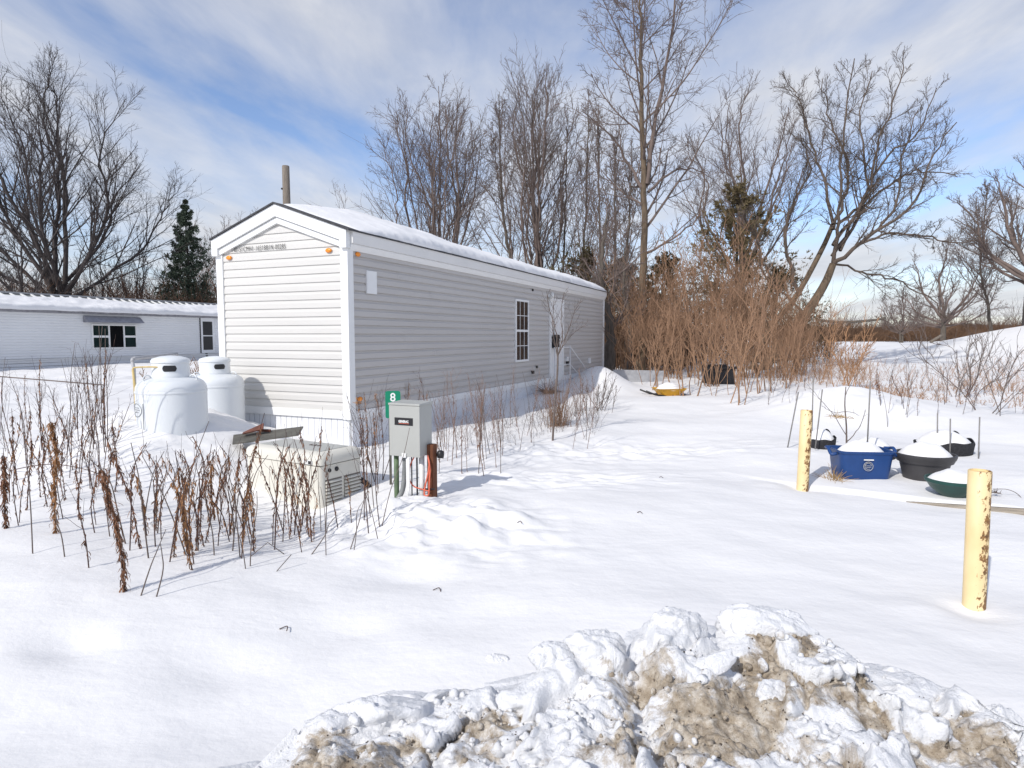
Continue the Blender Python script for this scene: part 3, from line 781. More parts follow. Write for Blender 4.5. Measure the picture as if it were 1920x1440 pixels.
# snow on the roof
def roof_snow(name, label, loc, rotz, x0, x1, ya, yb, zt, th, seed, n=300, m=46, ramp_in=1.0, bulge=0.0):
    rng = np.random.default_rng(seed)
    xs = np.linspace(x0, x1, n); v = .5 - .5*np.cos(PI*np.linspace(0, 1, m)); Xg, Vg = np.meshgrid(xs, v, indexing='ij')
    edge = .05*fbm(xs*.8, xs*0, 3, seed)[:, None] + .014*fbm(xs*5, xs*0, 3, seed+7)[:, None]
    A = ya + edge + np.clip(1 - (Xg - x0)/.9, 0, 1)**1.5*.25*0; B = yb
    Yg = ya + (B - ya)*Vg + edge*((1 - Vg)**10 - .6*Vg**10)
    zr = zt(Yg)
    rnd = (1 - (np.abs(Vg*2 - 1))**22)**.5
    endr = np.clip((Xg - x0)/ramp_in, 0, 1)**.6*np.clip((x1 - Xg)/.15, 0, 1)**.5
    T = th*(.80 + .50*np.exp(-((Xg - x0 - 2.0)/1.5)**2)*np.exp(-((Vg - .5)/.28)**2)*bulge + .28*fbm(Xg*.35, Yg*.8, 3, seed+3) + .10*fbm(Xg*2.5, Yg*2.5, 3, seed+5))*(.12 + .88*rnd)*endr
    Zt = zr + .004 + np.maximum(T, 0)
    top = np.stack([Xg, Yg, Zt], -1); bot = np.stack([Xg, Yg, zr - .0], -1)
    V = np.concatenate([top.reshape(-1, 3), bot[:, [0, -1]].reshape(-1, 3)])
    idx = np.arange(n*m).reshape(n, m); bi = n*m + np.arange(n*2).reshape(n, 2)
    F = [np.stack([idx[:-1,:-1], idx[1:,:-1], idx[1:,1:], idx[:-1,1:]], -1).reshape(-1, 4),
         np.stack([bi[:-1,0], bi[1:,0], idx[1:,0], idx[:-1,0]], -1), np.stack([idx[:-1,-1], idx[1:,-1], bi[1:,1], bi[:-1,1]], -1)]
    o = np_mesh(name, V, F, MSR); o.location = loc; o.rotation_euler = (0, 0, rotz)
    return tag(o, label, 'snow')
roof_snow('roof_snow', 'thick snow layer lying along the roof of the grey mobile home', (HC[0], HC[1], 0), HROT, .12, LEN + .05, -.10, 2.44,
          lambda y: 3.0 + (ZR-3.0)*(1 - np.abs(y-1.2)/1.2) + .026, .165, 5, 420, 60, ramp_in=1.5, bulge=1.0)
# mailbox by the door, porch railing
x, z = side_at(1035, 641)
q = hw(x, -.10, z); mbx = thing('mailbox', 'small black mailbox hung at the edge of the white door', 'mailbox', q, HROT)
MB().prism([(-.11, -.16), (.11, -.16), (.11, .10), (.06, .17), (-.06, .17), (-.11, .10)], 'y', -.07, .07).build('case', M_dark, mbx, bevel=.01)
MB().prism([(-.12, .08), (.12, .08), (.06, .185), (-.06, .185)], 'y', -.085, .05).build('lid', M_dark, mbx, bevel=.008)
rl = thing('porch_railing', 'thin white metal handrail sloping down over the snowed-in steps beside the door', 'railing', hw(7.8, -.42, 0), HROT)
MB().tube(curve([(-.6, 0, 1.28), (.55, 0, 1.28), (.75, 0, 1.24), (2.6, 0, .40)], 8), .014, 8).build('handrail', M_rail, rl, smooth=True)
for (a, z) in ((-.55, 1.27), (.62, 1.27), (2.3, .52)): MB().tube([(a, 0, -.1), (a, 0, z)], .013, 8).build('post', M_rail, rl, smooth=True)
MB().tube([(-.5, 0, .85), (.62, 0, .85), (2.35, 0, .12)], .012, 6).build('middle_rail', M_rail, rl, smooth=True)

# ================================================================== SECOND HOME AT LEFT
O2 = (-20.72, 26.0); L2a, L2b = -7.0, 22.0
def w2(px, py):
    a, b, c = ray(px, py); D = Vector((a, b, c)); nrm = Vector((HB[0], HB[1], 0))
    k = nrm.dot(Vector((O2[0], O2[1], 0)))/nrm.dot(D); q = D*k
    return (q.x - O2[0])*HA[0] + (q.y - O2[1])*HA[1], CAMZ + q.z
h2 = thing('mobile_home', 'low white mobile home at the far left with ribbed roof and triple window', 'mobile home', (O2[0], O2[1], 0), HROT)
MB().box(L2a, L2b, .03, 3.9, -.2, 2.66).build('body', M_tsid, h2)
pr = lap_profile(.62, 17, .118, .02); m = MB(); siding(m, pr, L2a, 9.9, lambda o, c, z: (c, -o, z)); siding(m, pr, 10.05, L2b, lambda o, c, z: (c, .012-o, z)); m.build('side_wall', M_tsid, h2)
MB().box(9.9, 10.05, -.03, .02, .2, 2.62).build('corner_trim', M_dark, h2).scale = (1, 1, 1)
MB().box(L2a, L2b, -.10, .02, .555, .60).build('ledge', M_white, h2)
m = MB()
for k in range(4): m.box(L2a, L2b, -.03 + .006*k, .02, .44 - k*.14, .55 - k*.14)
m.build('skirting', M_tsid, h2)
MB().box(L2a, L2b, -.12, .03, 2.56, 2.70).build('fascia', M_awn, h2)
zt2 = lambda y: 2.70 + .70*(1 - np.abs(y - 1.9)/2.0)
m = MB()
for (a, b) in ((-.12, 1.9), (1.9, 3.92)):
    m.prism([(a, zt2(a)), (b, zt2(b)), (b, zt2(b)+.03), (a, zt2(a)+.03)], 'x', L2a, L2b)
rf2 = m.build('roof', M_troof, h2)
m = MB(); x = L2a
while x < L2b:
    m.prism([(-.1, zt2(-.1)+.03), (1.9, zt2(1.9)+.03), (1.9, zt2(1.9)+.085), (-.1, zt2(-.1)+.085)], 'x', x, x+.07); x += .42
m.build('rib', M_white, rf2)
MB().box(L2a, L2b, 1.80, 2.0, zt2(1.9)+.02, zt2(1.9)+.10).build('ridge_cap', M_gpipe, rf2)
roof_snow('roof_snow', 'snow sheet sagging over the eave of the low white mobile home', (O2[0], O2[1], 0), HROT, L2a, L2b, -.30, 1.05,
          lambda y: zt2(y) + .03, .26, 15, 260, 30, ramp_in=.3)
x0, _ = w2(171, 630); x1, _ = w2(256, 630); _, zt = w2(210, 608); _, zb = w2(210, 654)
fr = MB(); w = .07
fr.box(x0, x1, -.06, 0, zb, zb+w).box(x0, x1, -.06, 0, zt-w, zt)
xs = [x0, x0 + (x1-x0)*.37, x0 + (x1-x0)*.70, x1]
for k in range(4): a = xs[k] - (w/2 if 0 < k < 3 else (w if k == 3 else 0)); fr.box(a, a+w, -.058, 0, zb+w, zt-w)
zm = (zb+zt)/2
fr.box(xs[0]+w, xs[1]-w/2, -.05, -.01, zm-.05, zm+.05).box(xs[2]+w/2, xs[3]-w, -.05, -.01, zm-.05, zm+.05)
win2 = fr.build('window', M_white, h2)
for k, mt in ((0, M_glassT), (1, M_pit), (2, M_glassT)):
    MB().box(xs[k]+w*.5, xs[k+1]-w*.4, -.025, -.016, zb+w, zt-w).build('pane', mt, win2)
m = MB(); m.prism([(-.02, zt+.06), (-.02, zt+.34), (-.10, zt+.36), (-.42, zt+.08)], 'x', x0-.35, x1+.15); m.build('awning', M_awn, h2)
x0, _ = w2(376, 630); x1, _ = w2(400, 630); _, zt = w2(386, 603); _, zb = w2(386, 656)
d2 = MB().box(x0, x1+.05, -.05, 0, .65, zt+.2).build('door', M_tsid, h2, bevel=.01)
MB().box(x0+.12, x1-.10, -.058, -.051, zb, (zb+zt)/2-.03).build('pane', M_dark, d2); MB().box(x0+.12, x1-.10, -.058, -.051, (zb+zt)/2+.03, zt).build('pane', M_dark, d2)
MB().box(x0-.05, x0-.02, -.06, 0, .65, zt+.2).build('handle', M_dark, d2)

# wooden pole behind the home
q = P(538, 384, 22); up_ = thing('utility_pole', 'cut off grey wooden pole rising behind the gable of the grey home', 'pole', (q.x, q.y, 0))
zt = P(537, 311, 22).z
MB().tube([(0, 0, -.2), (0, 0, zt*.5), (-.01, 0, zt-.02), (-.01, 0, zt)], [.15, .135, .118, .11], 14).build('shaft', M_wood, up_, auto=rad(50))
MB().tube([(-.12, -.05, zt-.75), (-.15, -.07, zt-.78)], .03, 6).build('bolt', M_dark, up_)

# ================================================================== PROPANE TANKS
def tank(label, px, Y, top_py, decal, colrot):
    q = onG(px, Y); zt = P(px, top_py, Y).z
    zs = zt - .24      # shoulder top
    t = thing('propane_tank', label, 'propane tank', (q.x, q.y, q.z), 0, 'white propane tanks beside the gable end')
    R = .375; z1 = zs - q.z + .025; pr = [(R*.98, -.5), (R, -.4), (R, z1-.14)]
    for k in range(1, 11):
        a = k/10*PI/2; pr.append((R*(max(math.cos(a), 0)**.5), z1-.14 + .145*math.sin(a)**.9))
    MB().lathe(pr, 56).build('body', M_tank, t, smooth=True)
    m = MB(); m.lathe([(R+.002, z1-.18), (R+.005, z1-.175), (R+.005, z1-.155), (R+.002, z1-.15)], 56, cap=False); m.build('weld_seam', M_tank, t, smooth=True)
    col = MB().lathe([(.205, z1-.005), (.208, z1+.01), (.205, z1+.03), (.200, z1+.045), (.198, z1+.165), (.208, z1+.17), (.208, z1+.19), (.19, z1+.215), (.11, z1+.24), (.002, z1+.25)], 40).build('collar', M_tank, t, auto=rad(40))
    a0 = rad(-90) + colrot; m = MB(); vs = []; n = 14
    for k in range(n+1):
        a = a0 + (k/n - .5)*.75; w = .034*min(1, 3.2*math.sqrt(max(0, .25-(k/n-.5)**2)))
        vs += [(.2035*math.cos(a), .2035*math.sin(a), z1+.105-w), (.2035*math.cos(a), .2035*math.sin(a), z1+.105+w)]
    m.add(vs, [(2*k, 2*k+2, 2*k+3, 2*k+1) for k in range(n)]); m.build('opening', M_dark, col)
    for a in (-.1, 2.0, 4.1):
        c = Vector((.27*math.cos(a), .27*math.sin(a), z1-.045))
        MB().tube([c + Vector((.045*math.cos(b)*math.cos(a), .045*math.cos(b)*math.sin(a), .045*math.sin(b)+.03)) for b in np.linspace(0, 2*PI, 17)], .009, 6).build('lifting_lug', M_tank, t, smooth=True)
    if decal:
        def on(a, z): return Vector(((R+.004)*math.cos(a), (R+.004)*math.sin(a), z))
        m = MB(); ac, zc = rad(-133), z1-.36
        m.tube([on(ac + .30*math.cos(b), zc + .075*math.sin(b)) for b in np.linspace(0, 2*PI, 33)], .004, 5)
        for (za, hw_) in ((.028, .16), (.004, .2), (-.024, .14)): m.tube([on(ac + x, zc + za) for x in np.linspace(-hw_, hw_, 7)], .004, 5)
        m.build('oval_logo', M_decal, t)
        m = MB(); a = rad(-112); m.tube([on(a, z) for z in np.linspace(z1-.9, z1-.28, 8)], .0035, 5); m.build('seam_line', M_decal, t)
    return t
tank('nearer white propane tank with oval logo, left of the pair', 318, 7.45, 672, True, .42)
tank('farther white propane tank close against the gable wall of the grey home', 401, 9.02, 672, False, .75)
# gas line post and grey bent pipe
def pipe_thing(name, label, cat, parts, mat):
    o = Vector(parts[0][1][0]); t = thing(name, label, cat, (o.x, o.y, o.z))
    for pn, pts, r in parts: MB().tube([Vector(p) - o for p in pts], r, 8).build(pn, mat, t, smooth=True)
    return t
g0 = P(258, 828, 7.3)
pipe_thing('gas_pipe', 'thin yellow gas riser pipe left of the propane tanks, bent over to the collar', 'pipe', [
    ('riser', [g0 - Vector((0,0,.15)), P(257, 800, 7.3), P(252, 720, 7.25), P(249, 692, 7.25)], .013),
    ('gas_hose', curve([P(249, 692, 7.25), P(254, 689, 7.25), P(285, 688, 7.25), P(318, 690, 7.30)], 6), .009)], M_ypipe)
g0 = P(252, 700, 12.0)
pipe_thing('bent_pipe', 'grey bent pipe rail behind the yellow gas riser', 'pipe', [
    ('upright', [Vector((g0.x, 12.0, tz(g0.x, 12.0)-.1)), P(251, 690, 12.0), P(248, 678, 12.0)], .03),
    ('crossbar', curve([P(248, 678, 12.0), P(250, 673, 12.05), P(262, 671, 12.2), P(332, 664, 13.4)], 6), .035)], M_gpipe)

# ================================================================== GENERATOR
gen = thing('standby_generator', 'cream standby generator cabinet with louvred end standing among dead weeds', 'generator', (-2.717, 6.451, 0), math.atan2(-.515, .857))
GL, GW = 1.08, .56
def rrect(x0, x1, y0, y1, r, n=5):
    pts = []
    for (cx, cy, a) in ((x1-r, y1-r, 0), (x0+r, y1-r, 90), (x0+r, y0+r, 180), (x1-r, y0+r, 270)):
        pts += [(cx + r*math.cos(rad(a + 90*k/n)), cy + r*math.sin(rad(a + 90*k/n))) for k in range(n+1)]
    return pts
MB().prism(rrect(0, GL, 0, GW, .055), 'z', -.3, .335).build('housing', M_gen, gen, auto=rad(35))
m = MB(); lv = [(0.006, .340), (-.012, .344), (-.012, .40), (.002, .428), (.028, .447), (.07, .456)]
rings = [rrect(d, GL-d, d, GW-d, max(.058-d*.3, .02)) for d, _ in lv]; n = len(rings[0]); vs = []
for r_, (d, z) in zip(rings, lv): vs += [(p[0], p[1], z) for p in r_]
fs = [(i*n+k, i*n+(k+1) % n, (i+1)*n+(k+1) % n, (i+1)*n+k) for i in range(len(lv)-1) for k in range(n)]
fs.append(tuple((len(lv)-1)*n + k for k in range(n)))
lid = m.add(vs, fs).build('lid', M_gen, gen, auto=rad(50))
MB().box(.1, GL-.1, .1, GW-.1, .4555, .4605).build('lid_panel', M_box, lid, bevel=.004)
MB().box(.88, 1.0, -.024, -.008, .352, .392).build('latch', M_pvc, gen, bevel=.004); MB().box(.955, .992, -.028, -.022, .358, .386).build('latch_slot', M_dark, gen)
for (a, r_) in ((.115, .019), (.205, .022)):
    m = MB(); m.lathe([(r_, 0), (r_, .012), (r_*.75, .017), (.001, .017)], 18); M4 = Matrix.Translation((GL-.002, a, .285)) @ Matrix.Rotation(PI/2, 4, 'Y')
    m.v = [tuple(M4 @ Vector(v)) for v in m.v]; m.build('knob', M_dark, gen, smooth=False)
for (a, b) in ((.06, .27), (.30, .52)):
    bk = MB().box(GL-.010, GL+.002, a, b, -.12, .20).build('louvre_panel', M_genin, gen)
    m = MB()
    for k in range(9):
        z = -.11 + k*.034
        m.prism([(GL+.001, z), (GL+.018, z+.004), (GL+.014, z+.016), (GL+.001, z+.024)], 'y', a+.004, b-.004)
    m.build('slats', M_gen, bk)
# prism with axis y uses (x, z)
MB().tube(curve([(GL-.02, GW-.02, .12), (GL+.05, GW+.05, .02), (GL+.10, GW+.06, -.12), (GL+.14, GW+.05, -.2)], 6), .026, 10).build('hose', M_dark, gen, smooth=True)
m = MB()
for s in range(14): 
    a = .6 + .012*s; m.box(a, a+.007, .30 + .02*math.sin(s*2.1), .32 + .03*math.sin(s*1.3+1), .4605, .463)
m.build('twig_litter', M_weed, lid)

# scrap panel behind the generator
sc = thing('scrap_panel', 'weathered grey and rusty scrap panel lying behind the generator', 'scrap metal', P(500, 815, 7.35))
o = Vector(sc.location)
def quad_slab(name, pts, th, mat):
    vs = [Vector(p) - o for p in pts]; nn = (vs[1]-vs[0]).cross(vs[2]-vs[0]).normalized()*th
    MB().add(vs + [v + nn for v in vs], [(0,1,2,3), (7,6,5,4), (0,4,5,1), (1,5,6,2), (2,6,7,3), (3,7,4,0)]).build(name, mat, sc)
quad_slab('panel', [P(436, 834, 7.0), P(560, 817, 7.1), P(569, 801, 7.5), P(438, 817, 7.5)], .012, M_greyrust)
quad_slab('board', [P(455, 815, 7.3), P(494, 806, 7.3), P(495, 795, 7.4), P(457, 812, 7.42)], .015, M_rustwood)
quad_slab('brace', [P(470, 808, 7.5), P(508, 810, 7.4), P(508, 805, 7.4), P(470, 804, 7.5)], .015, M_rustwood)

# ================================================================== ELECTRIC BOX ON POST
bx = thing('electrical_box', 'grey electric switch cabinet on a stained post with conduits and orange cord', 'electrical box', (-.836, 5.75, 0), math.atan2(-.3965, .918))
BW, BD, B0, B1 = .32, .22, .455, .945
# local: front at y=0 (faces the camera), x from -BW to 0
MB().box(-BW, 0, .012, BD, B0, B1-.02).build('cabinet', M_box, bx, bevel=.006)
cv = MB().box(-BW-.004, .004, -.006, .011, B0-.004, B1-.024).build('cover', M_box, bx, bevel=.005)
MB().prism([(-.012, B1-.022), (BD+.008, B1-.022), (BD+.008, B1+.006), (-.012, B1-.004)], 'x', -BW-.008, .008).build('top_cap', M_box, bx, bevel=.003)
nm = MB().box(-.262, -.066, -.0095, -.0065, B1-.205, B1-.135).build('name_plate', M_dark, cv, bevel=.002)
text_mesh('logo', 'GENERAC', .030, M_pvc, cv, frame((-.164, -.0105, B1-.170), (1,0,0), (0,0,1)), sx=.80, bold=.0014, extrude=.0006, align='CENTER')
MB().box(-.215, -.105, -.0107, -.0100, B1-.189, B1-.1855).build('logo_stripe', M_cord, cv)
MB().box(-.185, -.140, -.016, -.007, B0-.012, B0+.03).build('tag', M_pvc, bx, bevel=.002)
MB().tube([(-.30, .07, B0), (-.30, .07, .02), (-.30, .07, -.15)], .024, 12).build('conduit', M_conG, bx, smooth=True)
MB().tube(curve([(-.225, .10, B0), (-.222, .09, .30), (-.235, .07, .12), (-.275, .03, .02), (-.31, .0, -.06)], 6), .024, 12).build('conduit', M_con, bx, smooth=True)
MB().tube([(-.055, .12, B0), (-.055, .12, -.15)], .026, 14).build('conduit', M_pvc, bx, smooth=True)
MB().tube([(-.12, .05, B0), (-.12, .05, -.12)], .006, 6).build('wire', M_dark, bx); MB().tube([(-.088, .09, B0), (-.088, .09, -.12)], .008, 6).build('wire', M_dark, bx)
MB().box(-.152, -.112, .0, .01, .0, B0-.01).build('sheath', M_pvc, bx, bevel=.004)
MB().box(.0, .065, .12, .20, -.2, B0+.10, Matrix.Translation((0, 0, 0))).build('post', M_post, bx, bevel=.006)
cd = curve([(.02, .10, .46), (.05, .08, .38), (.03, .085, .28), (-.005, .09, .16), (.0, .075, .09), (.04, .08, .10), (.045, .085, .2), (.05, .09, .33), (.035, .10, .40)], 8)
MB().tube(cd, .008, 8).build('cord', M_cord, bx, smooth=True)
MB().tube(curve([(-.09, .05, .45), (-.13, .04, .36), (-.14, .04, .24), (-.10, .05, .17), (-.02, .08, .14), (.05, .08, .13)], 8), .006, 6).build('cord', M_cord, bx, smooth=True)
MB().tube([(-.03, .1, .14), (.09, .1, .15)], .008, 6).build('strap', M_dark, bx)
m = MB(); m.lathe([(.03, 0), (.035, .03), (.03, .06), (.012, .07)], 14, .06, .16); dv = m.build('coupling', M_dark, bx, smooth=True); dv.location = (.04, .04, B0-.03)

# green number sign
sg = thing('house_number_sign', 'green plate with a white 8 standing behind the grey electric cabinet', 'sign', onG(735, 6.4), .12)
zt = P(735, 733, 6.4).z - sg.location.z; zb = P(735, 784, 6.4).z - sg.location.z
pl = MB().prism(rrect(-.075, .075, zb, zt, .02), 'y', -.002, .002).build('plate', M_green, sg)
text_mesh('digit', '8', .118, M_white, pl, frame((0, -.0032, zt-.068), (1,0,0), (0,0,1)), sx=.95, bold=.002, extrude=.0005, align='CENTER')
MB().box(-.045, -.02, .003, .012, -.3, zt-.03).build('post', M_greyrust, sg)

# ================================================================== BOLLARDS
def bollard(label, p, zt, tilt):
    t = thing('bollard', label, 'bollard', (p.x, p.y, p.z), 0, 'chipped yellow bollards')
    m = MB(); m.lathe([(.059, -.35), (.059, zt-p.z-.004), (.056, zt-p.z), (.052, zt-p.z), (.050, zt-p.z-.012), (.001, zt-p.z-.012)], 40)
    b = m.build('pipe', M_boll, t, auto=rad(40)); b.rotation_euler = (0, 0, rad(-25)); t.rotation_euler = tilt
    return t
b1 = G(1826, 1136); bollard('near chipped yellow bollard at the right edge of the snow', b1, P(1837, 882, b1.y).z, (0, rad(-.5), 0))
b2 = Vector((3.06, 6.65, 0)); b2.z = tz(3.06, 6.65); bollard('farther rust-streaked yellow bollard left of the blue tub', b2, P(1515, 769, 6.65).z, (0, rad(1.2), 0))

# ================================================================== GARDEN TUBS
def dome(name, r, h, sx=1, sy=1, seed=0, n=40, parent=None, z=0):
    rs = np.linspace(0, 1, 14); vs = []; fs = []
    for i, q in enumerate(rs):
        for k in range(n):
            a = 2*PI*k/n; x, y = r*q*math.cos(a)*sx, r*q*math.sin(a)*sy
            zz = h*(1-q**2.2) + .012*float(gnoise(np.array([x*9+seed]), np.array([y*9]))[0])*(1-q**4)
            vs.append((x, y, z+zz))
    for i in range(13):
        for k in range(n): fs.append((i*n+k, (i+1)*n+k, (i+1)*n+(k+1) % n, i*n+(k+1) % n))
    m = MB().add(vs, fs); return m
def snow_on(loc, r, h, label, sx=1, sy=1, seed=0, rot=0):
    o = dome('snow_heap', r, h, sx, sy, seed).build('snow_heap', MS, None, smooth=True); o.location = loc; o.rotation_euler = (0, 0, rot)
    return tag(o, label, 'snow', 'snow heaped on the garden tubs')
# blue tub
q = onG(1622, 7.0); zr = P(1622, 846, 6.85).z - q.z
tub = thing('storage_tub', 'blue plastic tub heaped with snow behind the farther bollard', 'tub', (q.x, q.y, q.z), rad(-6))
m = MB(); rings = []; prof = [(.235, .165, -.1), (.25, .18, .0), (.278, .205, zr-.03), (.285, .212, zr-.028), (.292, .217, zr-.012), (.292, .217, zr), (.272, .197, zr), (.262, .188, zr-.06)]
vs = []; 
for (a, b, z) in prof:
    pts = rrect(-a, a, -b, b, .075, 6); n = len(pts); vs += [(p[0], p[1], z) for p in pts]
fs = [(i*n+k, i*n+(k+1) % n, (i+1)*n+(k+1) % n, (i+1)*n+k) for i in range(len(prof)-1) for k in range(n)]
m.add(vs, fs).build('body', M_blue, tub, auto=rad(40))
for s in (-1, 1):
    m = MB(); m.tube(curve([(s*.285, -.09, zr-.04), (s*.335, -.08, zr-.05), (s*.345, 0, zr+.01), (s*.335, .08, zr-.0), (s*.285, .09, zr)], 6), .018, 8).build('handle', M_blue, tub, smooth=True)
m = MB(); yy = -.215
m.tube([(.0 + .048*math.cos(a), yy+.006, zr-.155 + .048*math.sin(a)) for a in np.linspace(0, 2*PI, 25)], .0035, 6)
m.tube([(.0 + .034*math.cos(a), yy+.009, zr-.155 + .034*math.sin(a)) for a in np.linspace(.3, 5.2, 20)], .003, 6)
m.tube([(-.03, yy+.007, zr-.15), (.03, yy+.007, zr-.15)], .003, 6).tube([(-.026, yy+.008, zr-.172), (.03, yy+.008, zr-.166)], .003, 6)
m.build('emblem', M_decal, tub)
MB().box(-.05, .05, yy-.002, yy+.006, zr-.09, zr-.078).build('printed_bar', M_pvc, tub)
snow_on((q.x, q.y, q.z + zr - .045), .25, .135, 'rounded snow heap filling the blue plastic tub', 1.02, .76, 1, rad(-6))
# dark grey planter
def planter(label, px, Y, rim_py, R, mat, k, depth=.34, cat='planter', shape='pot', grp=None, tilt=(0,0)):
    q = onG(px, Y); z = P(px, rim_py, Y - R*.9).z - q.z
    t = thing('planter', label, cat, (q.x, q.y, q.z), 0, grp)
    if shape == 'pot':
        pr = [(R*.62, z-depth), (R*.80, z-.115), (R*.83, z-.095), (R*.90, z-.09), (R*.94, z-.06), (R*.97, z-.05), (R*1.0, z-.02), (R*1.0, z-.004), (R*.985, z), (R*.93, z), (R*.90, z-.03), (R*.88, z-.08)]
    else:
        pr = [(R*.12, z-depth), (R*.48, z-depth*.72), (R*.80, z-.09), (R*.93, z-.04), (R*.99, z-.03), (R, z-.004), (R*.985, z), (R*.93, z), (R*.9, z-.05)]
    MB().lathe(pr, 48, cap=False).build('pot', mat, t, auto=rad(40))
    t.rotation_euler = (tilt[0], tilt[1], 0)
    return t, q, z
t, q, z = planter('dark grey round planter with ribbed rim right of the blue tub', 1745, 6.85, 858, .295, M_grey, 1)
snow_on((q.x, q.y, q.z+z-.035), .265, .155, 'snow dome heaped on the dark grey planter', 1, 1, 3)
t, q, z = planter('dark green tapered bowl planter half hidden by the near bollard', 1802, 6.1, 907, .245, M_dgreen, 2, .22, shape='bowl')
snow_on((q.x, q.y, q.z+z-.025), .222, .11, 'snow dome heaped on the dark green bowl planter', 1, 1, 5)
def fabric_pot(label, px, Y, R, h, seed, lab2, snow_h, dz=0):
    q = onG(px, Y, dz); t = thing('grow_bag', label, 'grow bag', (q.x, q.y, q.z), 0, 'black fabric grow bags in the garden')
    rg = random.Random(seed); ph = [rg.random()*6.28 for _ in range(4)]
    def wv(a): return .72 + .16*math.cos(a - rad(-25)) + .08*math.sin(a*3+ph[1]) + .05*math.sin(a*7+ph[2])
    n = 64; vs = []; fs = []
    for i, (rr, zz) in enumerate(((.92, -.2), (.97, 0.0), (1.0, .5), (1.03, .93), (1.0, 1.0), (.97, .95))):
        for k in range(n):
            a = 2*PI*k/n; f = wv(a); vs.append((R*rr*math.cos(a)*(1+.02*math.sin(5*a+ph[3])), R*rr*math.sin(a), h*zz*(f if zz > 0 else 1)))
    for i in range(5):
        for k in range(n): fs.append((i*n+k, i*n+(k+1) % n, (i+1)*n+(k+1) % n, (i+1)*n+k))
    MB().add(vs, fs).build('bag', M_black, t, smooth=True)
    m = MB(); a = .5; c = Vector((R*math.cos(a), R*math.sin(a), h*.7)); m.tube(curve([c + Vector((0, -.06, 0)), c + Vector((-.03, -.04, .09)), c + Vector((-.03, .04, .1)), c + Vector((0, .06, .02))], 5), .012, 6).build('handle', M_black, t, smooth=True)
    snow_on((q.x, q.y, q.z+h*.62), R*.955, snow_h, lab2, 1, 1, seed)
fabric_pot('large black mesh grow bag behind the dark grey planter', 1780, 8.35, .33, .20, 4, 'low snow dome on the large black mesh grow bag', .17)
fabric_pot('small black grow bag partly buried behind the farther bollard', 1545, 8.6, .19, .17, 9, 'snow cap on the small black grow bag by the farther bollard', .15)
fabric_pot('snow buried grow bag just behind the blue tub', 1640, 8.1, .30, .10, 12, 'broad snow heap rising directly behind the blue tub', .19)
# stakes
for k, (a, b, c, d, Yv, lb) in enumerate(((1497,735,1476,832,8.4,'leaning thin stake left of the farther bollard'), (1525,705,1522,830,8.8,'tall thin stake rising behind the top of the farther bollard'), (1542,730,1529,828,8.3,'thin stake leaning just right of the farther bollard'), (1632,715,1626,838,7.5,'tall grey stake standing behind the blue tub'), (1758,775,1758,822,8.3,'short stake behind the dark grey planter'), (1782,785,1782,838,8.0,'stake in front of the black mesh grow bag'), (1837,782,1835,862,7.9,'rightmost garden stake at the edge of the black mesh bag'))):
    p0, p1 = P(c, d, Yv), P(a, b, Yv); o = MB().tube([Vector((0,0,-.1)), p1-p0], .0085, 7).build('garden_stake', M_stake, None, smooth=True); o.location = p0
    tag(o, lb, 'stake', 'thin stakes in the garden bed')
# bed edging boards
def beam(name, label, cat, a, b, w, h, mat, dz=0):
    a, b = Vector(a), Vector(b); d = b - a; o = MB().box(0, d.length, -w/2, w/2, -h*.7, h*.3).build(name, mat, None, bevel=.004)
    o.location = a; o.rotation_euler = (0, -math.asin(d.z/d.length), math.atan2(d.y, d.x)); return tag(o, label, cat)
a = G(1700, 934); b = G(1990, 975); 
beam('edging_board', 'weathered plank edging the snowy garden bed behind the near bollard', 'plank', a + Vector((0,0,-.045)), b + Vector((0,0,.03)), .045, .16, M_board)
# wheelbarrow
q = G(1253, 741, -.05); wb = thing('wheelbarrow', 'yellow wheelbarrow tray heaped with snow near the thicket', 'wheelbarrow', (q.x, q.y, q.z), rad(8))
m = MB(); vs = []; n = None
for (a, b, z) in ((.26, .2, .04), (.36, .28, .16), (.46, .36, .27), (.47, .37, .28), (.45, .35, .27), (.35, .27, .18)):
    pts = rrect(-a*.95, a*1.05, -b, b, .12, 6); n = len(pts); vs += [(p[0], p[1], z) for p in pts]
fs = [(i*n+k, i*n+(k+1) % n, (i+1)*n+(k+1) % n, (i+1)*n+k) for i in range(5) for k in range(n)] + [tuple(range(n))[::-1]]
m.add(vs, fs).build('tray', M_yel, wb, auto=rad(40))
for s in (-1, 1): MB().tube([(-.80, s*.27, .22), (-.5, s*.26, .10), (.3, s*.12, .0), (.5, s*.06, .0)], .025, 8).build('handle', M_dark, wb, smooth=True)
wb.scale = (.82, .82, .82)
m = MB(); m.lathe([(.001, -.04), (.13, -.04), (.15, -.02), (.15, .02), (.13, .04), (.001, .04)], 20); m.v = [(v[0]+.5, v[2], v[1]-.06) for v in m.v]; m.build('wheel', M_dark, wb, smooth=True)
tag(snow_on((q.x+.02, q.y, q.z+.18), .345, .19, 'peaked snow heap filling the yellow wheelbarrow', 1.02, .78, 8, rad(8)), group='snow heaped on the garden tubs')
# black crate in the thicket
q = G(1347, 720, .03); cr = thing('crate', 'black open crate lying on the snow in front of the thicket', 'crate', (q.x, q.y, q.z), rad(12))
m = MB(); m.box(-.38, .38, -.26, .26, -.1, .02).box(-.38, .38, -.26, -.22, .02, .46).box(-.38, .38, .22, .26, .02, .5).box(-.38, -.34, -.22, .22, .02, .48).box(.34, .38, -.22, .22, .02, .48)
m.build('body', M_black, cr, bevel=.012)
m = MB(); m.box(-.41, .41, -.29, -.262, .42, .49).box(-.41, .41, .262, .29, .46, .53); m.build('rim', M_dark, cr, bevel=.008)
